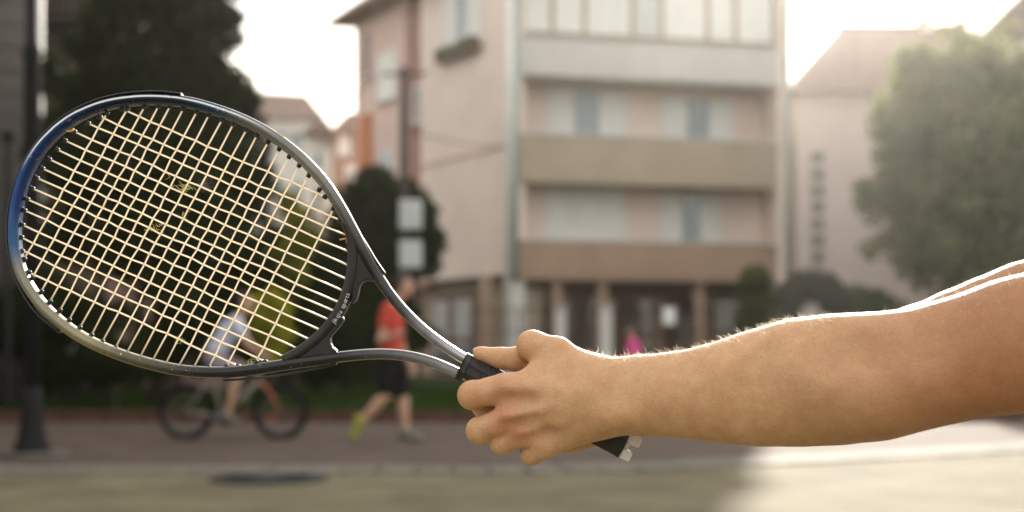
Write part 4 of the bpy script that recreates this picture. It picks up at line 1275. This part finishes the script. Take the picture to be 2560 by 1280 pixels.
def crossing(a, b):
    (x1, y1), (x2, y2) = a; (x3, y3), (x4, y4) = b
    den = (x1 - x2) * (y3 - y4) - (y1 - y2) * (x3 - x4)
    t = ((x1 - x3) * (y3 - y4) - (y1 - y3) * (x3 - x4)) / den
    return t
def string(name, a, b, others, phase, wob):
    ts = sorted((crossing((a, b), o), k) for k, o in enumerate(others))
    pts = [R(a[0], a[1], 0)]
    dx, dy = b[0] - a[0], b[1] - a[1]; L = math.hypot(dx, dy)
    for t, k in ts:
        if 0.015 < t < 0.985:
            j = rnd.uniform(-wob, wob)
            s_ = 1 if (k + phase) % 2 == 0 else -1
            for e, m_ in ((-.25, .75), (0, 1), (.25, .75)):
                tt = t + e * 12 / L
                pts.append(R(a[0] + dx * tt - dy / L * j, a[1] + dy * tt + dx / L * j, s_ * m_ * SR * .95))
    pts.append(R(b[0], b[1], 0))
    MB().tube(pts, SR, 8).build(name, m_string, rk, smooth=True)
for k, (a, b) in enumerate(mains): string('main_string', a, b, crosses, k, 1.6)
for k, (a, b) in enumerate(crosses): string('cross_string', a, b, mains, k + 1, 1.0)
# grommets: one black collar at every string end
gm = MB().lathe((0, 0, -.0012), [(.0012, 0), (.0023, 0), (.0021, .0042), (.0012, .0046)], 10).build('grommet', m_plastic, None, smooth=True)
ROOT.pop(gm, None)
firstg = True
for a, b in mains + crosses:
    for e, o_ in ((a, b), (b, a)):
        on_bridge = (a, b) in mains and e is b and e[0] > 700 and e[1] > 640
        if on_bridge: continue
        g = gm if firstg else gm.copy()
        if not firstg: col.objects.link(g)
        firstg = False
        g.parent = rk
        dr = (R(*o_) - R(*e)).normalized()
        g.matrix_local = Matrix.Translation(R(*e) - dr * .0012 - ROOT[rk]) @ dr.to_track_quat('Z', 'Y').to_matrix().to_4x4()
# tie-off knots
kn = MB()
c = R(872, 597, -.002)
for k in range(5):
    a = rnd.uniform(0, 6.28)
    kn.tube([c + Vector((rnd.uniform(-.002, .002), -.002, rnd.uniform(-.004, .004))) for _ in range(4)], .0009, 6)
kn.tube([R(850, 600, -.004), R(862, 598, -.004), R(871, 593, -.003), R(873, 606, -.003)], .0008, 6)
kn.build('string_knot', m_knot, rk, smooth=True)
MB().tube([R(172, 330, -.006), R(180, 331, -.007), R(188, 328, -.006), R(187, 324, -.004)], .001, 6).build('string_knot', m_knot, rk, smooth=True)
# ball fluff caught in the strings
for (fx, fy, n, s_) in ((463, 468, 16, 13), (388, 568, 9, 14), (450, 855, 8, 8), (632, 903, 10, 9), (262, 516, 4, 5), (470, 535, 4, 16), (425, 440, 3, 8)):
    fl = MB()
    for k in range(n):
        x, y = fx + rnd.gauss(0, s_ * .5), fy + rnd.gauss(0, s_ * .45); a = rnd.uniform(0, 6.28); pts = []
        for j in range(7):
            pts.append(R(x, y, -.002 + rnd.uniform(-.001, .001)))
            a += rnd.uniform(-1.1, 1.1); x += math.cos(a) * s_ * .28; y += math.sin(a) * s_ * .28
        fl.tube(pts, .00016, 4)
    fl.build('ball_fluff', m_fluff, rk, kind='stuff')

# handle: octagonal grip, collar, butt with broken clear cap
hA, hB = np.array([1158.0, 917.0]), np.array([1557.0, 1110.0])
hx = (hB - hA) / np.linalg.norm(hB - hA); hy = np.array([hx[1], -hx[0]])
Lh = np.linalg.norm(hB - hA)
def H(s, w, dz): 
    q = hA + hx * s + hy * w
    return R(q[0], q[1], dz)
def octa(name, secs, mat, bevel=0.0015):
    """sections (s in px along the handle, half width px, half depth m)"""
    V, Fc = [], []
    for s, w, dp in secs:
        for k in range(8):
            a = math.pi / 8 + k * math.pi / 4
            V.append(H(s, w * math.cos(a) / math.cos(math.pi / 8), dp * math.sin(a) / math.cos(math.pi / 8)))
    for i in range(len(secs) - 1):
        for k in range(8):
            k2 = (k + 1) % 8
            Fc.append((i * 8 + k, i * 8 + k2, (i + 1) * 8 + k2, (i + 1) * 8 + k))
    Fc.append(tuple(range(8))); Fc.append(tuple((len(secs) - 1) * 8 + k for k in range(8)))
    return mesh_obj(name, V, Fc, mat, rk, bevel=bevel, smooth=False)
octa('grip', [(2, 34, .0140), (60, 34, .0140), (200, 33, .0138), (340, 32, .0138), (400, 33, .0138), (428, 34, .0142), (446, 36, .0148)], m_grip)
octa('grip_collar', [(-6, 36, .0150), (12, 36.5, .0152)], m_plastic)
MB().tube([H(14, 12, -.0150), H(55, 10, -.0146), H(110, 9, -.0146), H(130, 12, -.0146)], .0006, 6).build('grip_seam', m_plastic, rk)
for s0 in (30, 62, 94, 126):
    MB().tube([H(s0, 31, -.0072), H(s0 + 10, 14, -.0141), H(s0 + 26, -14, -.0141), H(s0 + 36, -31, -.0072)], .0005, 6).build('grip_seam', m_plastic, rk)
MB().tube([H(118, 20, -.0150), H(128, 17, -.0158), H(140, 15, -.0152)], .0009, 6).build('peeling_tape', m_string, rk)
for (w0, w1, s1) in ((8, 35, 480), (-34, -8, 473)):
    q = MB()
    V = [H(s, w, d_) for s in (447, s1) for w in (w0, w1) for d_ in (-.013, .011)]
    q.add(V, [(0, 1, 3, 2), (4, 6, 7, 5), (0, 4, 5, 1), (2, 3, 7, 6), (0, 2, 6, 4), (1, 5, 7, 3)])
    q.build('broken_cap_piece', m_cap, rk, bevel=.0018)
V = [H(s, w, d_) for s in (447, 457) for w in (-7.5, 7.5) for d_ in (-.012, .010)]
MB().add(V, [(0, 1, 3, 2), (4, 6, 7, 5), (0, 4, 5, 1), (2, 3, 7, 6), (0, 2, 6, 4), (1, 5, 7, 3)]).build('broken_cap_piece', m_cap, rk, bevel=.001)

# ------------------------------------------------------------------ the player: both arms, hands, and the body just outside the frame
def Q(x, y, dd):
    return P(x, y, D0 + dd / PXM)
def q(x, y, dd, r):
    d = D0 + dd / PXM
    return (Q(x, y, dd), r * d / F)
lo = Q(1120, 1190, 0); 
glo = (-0.075, 1.02, 0.815); ghi = (0.72, 1.50, 1.15)
VOX = 0.00165
L_ = Body(glo, ghi, VOX)
# left (near) arm
L_.chain([q(1500, 994, -105, 86), q(1600, 988, -125, 94), q(1700, 987, -150, 102), q(1800, 982, -185, 119), q(1900, 970, -220, 139), q(2000, 956, -255, 153), q(2100, 948, -290, 156), q(2200, 937, -320, 149),
          q(2300, 922, -345, 144), q(2400, 896, -365, 146), q(2500, 873, -380, 155), q(2560, 858, -390, 161), q(2700, 818, -400, 168), q(2860, 765, -400, 172), q(3060, 700, -400, 180)], k=.012, sy=0.86)
# hand: metacarpals
L_.cone(*q(1500, 990, -105, 80), *q(1400, 985, -115, 64), .02, .75)
for (w_, m1) in (((1478, 972, -105, 66), (1282, 970, -118, 37)), ((1478, 1000, -108, 62), (1284, 1040, -120, 35)), ((1488, 1015, -104, 58), (1312, 1082, -112, 33)), ((1505, 1030, -100, 56), (1366, 1112, -100, 33))):
    L_.cone(*q(*w_), *q(*m1), .014)
L_.cone(*q(1400, 1000, -112, 52), *q(1310, 1010, -116, 44), .02)
# fingers, each its own chain so that they stay separate
def finger(pts, k=.0025):
    Fb.chain([q(*p) for p in pts], k)
for pts in ([(1300, 970, -116, 36), (1262, 970, -116, 35), (1225, 979, -110, 33), (1181, 988, -88, 34.5), (1196, 984, -40, 29), (1240, 968, 0, 25)],
            [(1296, 1040, -118, 33), (1262, 1048, -116, 31.5), (1232, 1062, -108, 29), (1199, 1076, -88, 31.5), (1212, 1066, -45, 27), (1262, 1034, -15, 23)],
            [(1325, 1082, -110, 31), (1296, 1088, -108, 29), (1256, 1106, -86, 29.5), (1262, 1100, -45, 25), (1310, 1064, -18, 22)],
            [(1372, 1112, -98, 30), (1350, 1122, -94, 26), (1329, 1134, -78, 26.5), (1334, 1126, -42, 22), (1372, 1090, -20, 20)]):
    Fb = Body(glo, ghi, VOX) if False else None
    # evaluate the finger in a window of its own and join it with a tight blend
    W_ = Body(Q(1100, 1200, -220), (Q(1480, 780, 60)[0], Q(1480, 780, 120)[1], Q(1480, 780, 120)[2]), VOX)
    off_ = np.round((W_.lo - L_.lo) / VOX).astype(int)
    W_.lo = L_.lo + off_ * VOX
    W_.chain([q(*p) for p in pts], .006)
    a_ = np.maximum(off_, 0); b_ = np.minimum(off_ + W_.n, L_.n)
    sl = tuple(slice(a_[i], b_[i]) for i in range(3)); sw = tuple(slice(a_[i] - off_[i], b_[i] - off_[i]) for i in range(3))
    A_, B_ = L_.f[sl], W_.f[sw]; kk = .0035
    L_.f[sl] = np.minimum(A_, B_) - np.maximum(kk - np.abs(A_ - B_), 0) ** 2 * .25 / kk
# thumb
L_.cone(*q(1478, 958, -98, 56), *q(1392, 884, -92, 42), .016)
L_.cone(*q(1392, 884, -92, 41), *q(1330, 864, -66, 36), .004)
L_.cone(*q(1330, 864, -66, 36), *q(1322, 882, -8, 30), .006)
L_.cone(*q(1420, 935, -100, 44), *q(1350, 935, -106, 34), .012)
# knuckle mounds, elbow hollow, wrist bone
for p in ((1272, 968, -146, 14), (1276, 1042, -146, 14), (1308, 1084, -134, 12)): L_.cone(*q(*p), *q(*p), .012)
L_.cone(*q(1540, 1040, -172, 22), *q(1560, 1040, -176, 20), .02)
L_.cone(*q(2090, 880, -440, 42), *q(2195, 902, -462, 40), .03, op='sub')
L_.cone(*q(2200, 1000, -400, 60), *q(2260, 960, -420, 50), .04)
# tendons and the hollows between the knuckles
for a_, b_ in (((1430, 978, -163, 12), (1285, 968, -148, 12)), ((1430, 1002, -166, 12), (1288, 1040, -150, 11)), ((1440, 1030, -155, 11), (1315, 1083, -140, 10))):
    L_.cone(*q(*a_), *q(*b_), .010)
for a_, b_ in (((1245, 1008, -166, 13), (1322, 1004, -172, 13)), ((1258, 1072, -160, 12), (1335, 1056, -168, 12)), ((1300, 1110, -146, 11), (1368, 1086, -156, 11))):
    L_.cone(*q(*a_), *q(*b_), .012, op='sub')
# right (far) arm, kept apart from the near one
R_ = Body(glo, ghi, VOX)
R_.chain([q(1560, 1006, 95, 60), q(1700, 985, 105, 72), q(1900, 960, 118, 95), q(2100, 925, 125, 108), q(2200, 910, 128, 108), q(2300, 874, 130, 106), q(2400, 834, 132, 106), q(2480, 801, 134, 106), q(2560, 769, 136, 107), q(2750, 697, 140, 112), q(2980, 640, 150, 120)], k=.012)
R_.cone(*q(1560, 1010, 90, 58), *q(1440, 1040, 60, 52), .02)
R_.cone(*q(1425, 1094, 0, 39), *q(1490, 1073, 30, 41), .014)
R_.cone(*q(1440, 1020, 62, 50), *q(1330, 985, 55, 42), .016)
R_.cone(*q(1400, 950, 40, 44), *q(1325, 902, -5, 29), .012)
R_.chain([q(1325, 901, -6, 28.5), q(1292, 898, -12, 30), q(1250, 895, -14, 26), q(1230, 891, -14, 20), q(1200, 885, -12, 18)], k=.004)
R_.cone(*q(1212, 879, -14, 11), *q(1196, 878, -12, 10), .003)
for pts in ([(1330, 985, 55, 28), (1232, 1000, 40, 26), (1206, 1018, -20, 25), (1240, 1010, -52, 22)],
            [(1360, 1010, 58, 28), (1275, 1045, 40, 26), (1252, 1062, -15, 24), (1290, 1040, -50, 21)],
            [(1400, 1030, 58, 27), (1330, 1075, 40, 25), (1312, 1084, -10, 23), (1345, 1060, -48, 20)],
            [(1430, 1050, 50, 25), (1385, 1100, 35, 22), (1368, 1100, -5, 21), (1395, 1080, -42, 18)]):
    R_.chain([q(*p) for p in pts], .004)
L_.merge(R_, .0015)
v, f = L_.mesh(2)

# lower-resolution rest of the body, out of frame to the right
shL, shR = Vector((0.67, 1.22, 1.00)), Vector((0.70, 1.41, 1.045))
Bd = Body((.50, .95, 0.0), (1.25, 1.70, 1.52), .009)
neck = (shL + shR) / 2 + Vector((.03, 0, .06)); hip = Vector((.87, 1.31, .58)); head = neck + Vector((-.03, 0, .17))
Bd.cone(hip, .105, Vector((.79, 1.31, .82)), .11, .05, 1.2)
Bd.cone(Vector((.79, 1.31, .82)), .11, (shL + shR) / 2 + Vector((.05, 0, -.03)), .09, .05, 1.2)
Bd.cone(shL, .062, shR, .062, .04)
Bd.cone(neck, .05, head - Vector((0, 0, .08)), .05, .03)
for s in (-1, 1):
    hp = hip + Vector((0, s * .085, -.02))
    kn_ = Vector((.79, 1.31 + s * .12, .34)); an_ = Vector((.85, 1.31 + s * .13, .07))
    Bd.cone(hp, .085, kn_, .058, .03); Bd.cone(kn_, .056, an_, .038, .03); Bd.cone(an_, .04, an_ + Vector((-.13, 0, -.035)), .03, .02)
v2, f2 = Bd.mesh(2)
# head with a face, on a finer grid
Hd = Body(head - Vector((.17, .15, .17)), head + Vector((.17, .15, .17)), .0035)
def hv_(x, y, z): return head + Vector((x, y, z))
Hd.cone(hv_(.02, 0, .03), .088, hv_(-.01, 0, .02), .084, .02)
Hd.cone(hv_(-.028, 0, -.01), .064, hv_(-.04, 0, -.058), .046, .03)
Hd.cone(hv_(-.062, -.008, -.088), .022, hv_(-.062, .008, -.088), .022, .02)
Hd.cone(hv_(-.078, -.032, .03), .014, hv_(-.078, .032, .03), .014, .02)
for s in (-1, 1):
    Hd.cone(hv_(-.062, s * .042, -.022), .024, hv_(-.05, s * .05, -.03), .022, .02)
    Hd.cone(hv_(-.104, s * .031, .010), .014, hv_(-.1, s * .034, .010), .014, .012, op='sub')
    Hd.cone(hv_(0, s * .088, .008), .018, hv_(.006, s * .088, -.026), .013, .008)
    Hd.cone(hv_(-.098, s * .009, -.026), .008, hv_(-.092, s * .011, -.027), .008, .006)
Hd.cone(hv_(-.09, 0, .02), .008, hv_(-.108, 0, -.02), .010, .010)
Hd.cone(hv_(-.088, -.016, -.050), .006, hv_(-.088, .016, -.050), .006, .006)
Hd.cone(hv_(-.086, -.013, -.061), .007, hv_(-.086, .013, -.061), .007, .005)
Hd.cone(hv_(.01, 0, -.06), .05, hv_(.03, 0, -.16), .048, .03)
v3, f3 = Hd.mesh(2)
body_v = np.vstack([v, v2, v3]); body_f = np.vstack([f, f2 + len(v), f3 + len(v) + len(v2)])

def player_skin():
    m = bpy.data.materials.new('player_skin'); m.use_nodes = True
    nt = m.node_tree; nd = nt.nodes; lk = nt.links
    b = nd['Principled BSDF']
    b.inputs['Roughness'].default_value = 0.52
    b.inputs['Specular IOR Level'].default_value = 0.4
    b.inputs['Subsurface Weight'].default_value = 0.35
    b.inputs['Subsurface Radius'].default_value = (1.0, 0.35, 0.16)
    b.inputs['Subsurface Scale'].default_value = 0.011
    tc = nd.new('ShaderNodeTexCoord')
    n1 = nd.new('ShaderNodeTexNoise'); n1.inputs['Scale'].default_value = 22; n1.inputs['Detail'].default_value = 5
    lk.new(tc.outputs['Object'], n1.inputs['Vector'])
    rp = nd.new('ShaderNodeValToRGB')
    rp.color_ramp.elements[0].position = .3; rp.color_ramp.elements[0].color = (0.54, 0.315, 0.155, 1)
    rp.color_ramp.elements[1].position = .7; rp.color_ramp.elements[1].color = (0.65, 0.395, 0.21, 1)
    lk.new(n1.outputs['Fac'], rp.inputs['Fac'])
    at = nd.new('ShaderNodeAttribute'); at.attribute_name = 'blush_shade'
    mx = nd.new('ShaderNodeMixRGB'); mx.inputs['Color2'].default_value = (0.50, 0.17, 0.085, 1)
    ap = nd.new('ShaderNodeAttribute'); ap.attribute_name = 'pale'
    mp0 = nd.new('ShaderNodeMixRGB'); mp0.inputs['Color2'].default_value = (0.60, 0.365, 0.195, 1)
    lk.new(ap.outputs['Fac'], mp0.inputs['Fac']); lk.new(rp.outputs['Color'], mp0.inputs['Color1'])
    an2 = nd.new('ShaderNodeAttribute'); an2.attribute_name = 'arm_shade'
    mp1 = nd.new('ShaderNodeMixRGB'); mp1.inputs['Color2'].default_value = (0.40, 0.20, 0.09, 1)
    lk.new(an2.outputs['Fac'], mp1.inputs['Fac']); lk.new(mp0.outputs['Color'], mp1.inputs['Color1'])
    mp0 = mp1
    n5 = nd.new('ShaderNodeTexNoise'); n5.inputs['Scale'].default_value = 75; n5.inputs['Detail'].default_value = 4
    lk.new(tc.outputs['Object'], n5.inputs['Vector'])
    r5 = nd.new('ShaderNodeValToRGB'); r5.color_ramp.elements[0].position = .32; r5.color_ramp.elements[0].color = (.84, .76, .72, 1); r5.color_ramp.elements[1].position = .66; r5.color_ramp.elements[1].color = (1, 1, 1, 1)
    lk.new(n5.outputs['Fac'], r5.inputs['Fac'])
    m5 = nd.new('ShaderNodeMixRGB'); m5.blend_type = 'MULTIPLY'; m5.inputs['Fac'].default_value = .7
    lk.new(mp0.outputs['Color'], m5.inputs['Color1']); lk.new(r5.outputs['Color'], m5.inputs['Color2'])
    lk.new(at.outputs['Fac'], mx.inputs['Fac']); lk.new(m5.outputs['Color'], mx.inputs['Color1'])
    n3 = nd.new('ShaderNodeTexNoise'); n3.inputs['Scale'].default_value = 420; n3.inputs['Detail'].default_value = 2
    lk.new(tc.outputs['Object'], n3.inputs['Vector'])
    r3 = nd.new('ShaderNodeValToRGB'); r3.color_ramp.elements[0].position = .3; r3.color_ramp.elements[0].color = (.86, .84, .82, 1); r3.color_ramp.elements[1].position = .65; r3.color_ramp.elements[1].color = (1, 1, 1, 1)
    lk.new(n3.outputs['Fac'], r3.inputs['Fac'])
    mm = nd.new('ShaderNodeMixRGB'); mm.blend_type = 'MULTIPLY'; mm.inputs['Fac'].default_value = .8
    lk.new(mx.outputs['Color'], mm.inputs['Color1']); lk.new(r3.outputs['Color'], mm.inputs['Color2'])
    lk.new(mm.outputs['Color'], b.inputs['Base Color'])
    vo = nd.new('ShaderNodeTexVoronoi'); vo.inputs['Scale'].default_value = 480; vo.feature = 'DISTANCE_TO_EDGE'
    mp = nd.new('ShaderNodeMapping'); mp.inputs['Scale'].default_value = (1, 1, .55)
    lk.new(tc.outputs['Object'], mp.inputs['Vector']); lk.new(mp.outputs['Vector'], vo.inputs['Vector'])
    bp_ = nd.new('ShaderNodeBump'); bp_.inputs['Strength'].default_value = .8; bp_.inputs['Distance'].default_value = .0006
    lk.new(vo.outputs['Distance'], bp_.inputs['Height'])
    n4 = nd.new('ShaderNodeTexNoise'); n4.inputs['Scale'].default_value = 90; n4.inputs['Detail'].default_value = 4
    lk.new(tc.outputs['Object'], n4.inputs['Vector'])
    bp2 = nd.new('ShaderNodeBump'); bp2.inputs['Strength'].default_value = .35; bp2.inputs['Distance'].default_value = .002
    lk.new(n4.outputs['Fac'], bp2.inputs['Height']); lk.new(bp_.outputs['Normal'], bp2.inputs['Normal'])
    lk.new(bp2.outputs['Normal'], b.inputs['Normal'])
    return m
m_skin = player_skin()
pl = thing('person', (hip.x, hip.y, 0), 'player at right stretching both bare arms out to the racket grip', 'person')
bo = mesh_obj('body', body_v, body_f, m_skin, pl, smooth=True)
bl = np.zeros(len(body_v))
for (x, y, dd, rad, amt) in ((1268, 966, -140, 42, .4), (1262, 1046, -140, 46, .5), (1300, 1086, -130, 36, .4), (2480, 930, -500, 230, .15), (1185, 985, -110, 40, .3), (1330, 864, -80, 40, .2)):  # knuckle redness, plus a faint painted shade on the upper arm
    c = np.array(Q(x, y, dd)); r_ = rad / PXM
    bl += amt * np.exp(-((body_v - c) ** 2).sum(1) / (r_ * r_))
at = bo.data.attributes.new('blush_shade', 'FLOAT', 'POINT'); at.data.foreach_set('value', np.clip(bl, 0, 1).astype(np.float32))
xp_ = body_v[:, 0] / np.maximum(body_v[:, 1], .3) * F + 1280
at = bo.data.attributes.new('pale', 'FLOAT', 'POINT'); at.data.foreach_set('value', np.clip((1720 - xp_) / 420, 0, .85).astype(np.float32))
at = bo.data.attributes.new('arm_shade', 'FLOAT', 'POINT'); at.data.foreach_set('value', np.clip((xp_ - 1900) / 550, 0, 1).astype(np.float32))  # shade painted into the skin colour, darker toward the upper arm
# fine hairs on forearm and upper arm
me = bo.data
nv = np.empty(len(me.vertices) * 3, np.float32); me.vertices.foreach_get('normal', nv); nv = nv.reshape(-1, 3)[:len(v)]
xpix = v[:, 0] / v[:, 1] * F + 1280
wgt = np.where((xpix > 1470) & (xpix < 2600) & (v[:, 1] < 1.42), 1.0, 0.0)
wgt *= np.clip(nv[:, 2] * 2.2 - .7, 0.0, 1) * np.where(xpix < 2080, 1, .35)
pick = nrg.choice(len(v), 3000, p=wgt / wgt.sum())
hv, hf = [], []
adir = np.array([-.8, 0, .0])
for i in pick:
    p0, nn = v[i], nv[i].astype(float)
    Lh_ = min(.0015 + nrg.exponential(.0028), .010) * (1 if xpix[i] < 2080 else .6)
    d_ = nn * nrg.uniform(.35, .9) + np.array([nrg.uniform(-.9, .5), nrg.normal(0, .25), nrg.normal(.0, .2)])
    d_ /= np.linalg.norm(d_)
    p1 = p0 + d_ * Lh_ * .5; p2 = p1 + (d_ + np.array([-.25, 0, -.15])) * Lh_ * .45
    sd = np.cross(d_, [0, 1, 0]); sd /= np.linalg.norm(sd) + 1e-9
    w_ = .00010
    b0_ = len(hv)
    hv += [p0 - nn * .0004 - sd * w_, p0 - nn * .0004 + sd * w_, p1 + sd * w_ * .8, p1 - sd * w_ * .8, p2]
    hf += [(b0_, b0_ + 1, b0_ + 2, b0_ + 3), (b0_ + 3, b0_ + 2, b0_ + 4)]
m_armhair = M('fair_arm_hair', (0.85, 0.74, 0.58), rough=0.35, var=0.05, trans=0.5)
mesh_obj('arm_hair', hv, hf, m_armhair, pl, kind='stuff')
# nail of the far thumb
B = Body(Q(1170, 905, -60), Q(1240, 855, 40), .0008)
B.cone(*q(1216, 877, -15, 9.5), *q(1190, 877, -13, 8.5), .001)
vv, ff = B.mesh(1)
mesh_obj('thumb_nail', vv, ff, M('nail', (0.62, 0.40, 0.32), rough=.3, var=.05), pl, smooth=True)
# eyes
m_eye = M('eye_white', (0.75, 0.74, 0.72), rough=.2, var=.03); m_iris = M('brown_iris', (0.06, 0.035, 0.02), rough=.15, var=.2)
for s in (-1, 1):
    c_ = head + Vector((-.083, s * .032, .010))
    e_ = MB().lathe(c_, [(.0115 * math.sin(math.pi * k / 10) + .0002, -.0115 * math.cos(math.pi * k / 10)) for k in range(11)], 14, axis=(-1, 0, 0)).build('eye', m_eye, pl, smooth=True)
    MB().lathe(c_ + Vector((-.0098, 0, 0)), [(.0055, 0), (.004, .0018), (.0003, .0026)], 14, axis=(-1, 0, 0)).build('iris', m_iris, e_, smooth=True)
# clothes and hair
m_tee = M('grey_tee', (0.30, 0.31, 0.33), rough=.9, var=.1)
B = Body((.50, .95, 0.3), (1.25, 1.70, 1.25), .009)
B.cone(hip + Vector((0, 0, .02)), .12, Vector((.79, 1.31, .82)), .125, .05, 1.2)
B.cone(Vector((.79, 1.31, .82)), .125, (shL + shR) / 2 + Vector((.05, 0, -.03)), .10, .05, 1.2)
B.cone(shL + Vector((.02, 0, 0)), .075, shR + Vector((.02, 0, 0)), .075, .04)
B.cone(shL + Vector((.02, 0, 0)), .078, shL + Vector((-.035, -.005, -.005)), .076, .02)
B.cone(shR + Vector((.02, 0, 0)), .075, shR + Vector((-.05, 0, -.01)), .07, .02)
vv, ff = B.mesh(2); mesh_obj('shirt', vv, ff, m_tee, pl, smooth=True)
B = Body((.50, .95, 0.2), (1.25, 1.70, 0.8), .009)
B.cone(hip, .122, hip + Vector((0, 0, .05)), .118, .03, 1.2)
for s in (-1, 1):
    hp = hip + Vector((0, s * .085, -.02)); kn_ = Vector((.79, 1.31 + s * .12, .34))
    B.cone(hp, .1, hp.lerp(kn_, .7), .082, .03)
vv, ff = B.mesh(2); mesh_obj('shorts', vv, ff, m_black, pl, smooth=True)
B = Body(head - Vector((.2, .2, .2)), head + Vector((.2, .2, .2)), .008)
B.cone(head + Vector((.022, 0, .045)), .094, head + Vector((.045, 0, -.03)), .072, .03)
B.cone(head + Vector((-.045, -.03, .085)), .035, head + Vector((-.045, .03, .085)), .035, .02)
vv, ff = B.mesh(2); mesh_obj('hair', vv, ff, m_hair, pl, smooth=True)
for s in (-1, 1):
    an_ = Vector((.85, 1.31 + s * .13, .07))
    B = Body(an_ - Vector((.25, .12, .1)), an_ + Vector((.12, .12, .12)), .006)
    B.cone(an_ + Vector((.02, 0, -.015)), .046, an_ + Vector((-.14, 0, -.034)), .036, .02)
    vv, ff = B.mesh(2); vv[:, 2] = np.maximum(vv[:, 2], 0.001); mesh_obj('shoe', vv, ff, m_shoe2, pl, smooth=True)

# ------------------------------------------------------------------ haze added for the wash of lens glare
m_haze = bpy.data.materials.new('glare_haze'); m_haze.use_nodes = True
hn = m_haze.node_tree; hn.nodes.clear()
ho = hn.nodes.new('ShaderNodeOutputMaterial'); hp_ = hn.nodes.new('ShaderNodeVolumePrincipled')
hp_.inputs['Color'].default_value = (0.97, 0.95, 0.92, 1)
hp_.inputs['Density'].default_value = 0.00034
hp_.inputs['Anisotropy'].default_value = 0.88
hn.links.new(hp_.outputs['Volume'], ho.inputs['Volume'])
hz_ = MB().box(-60, 60, -30, 110, -1.2, 22).build('haze', m_haze)
tag(hz_, 'thin added haze standing in for lens glare over the street', 'haze', kind='stuff')
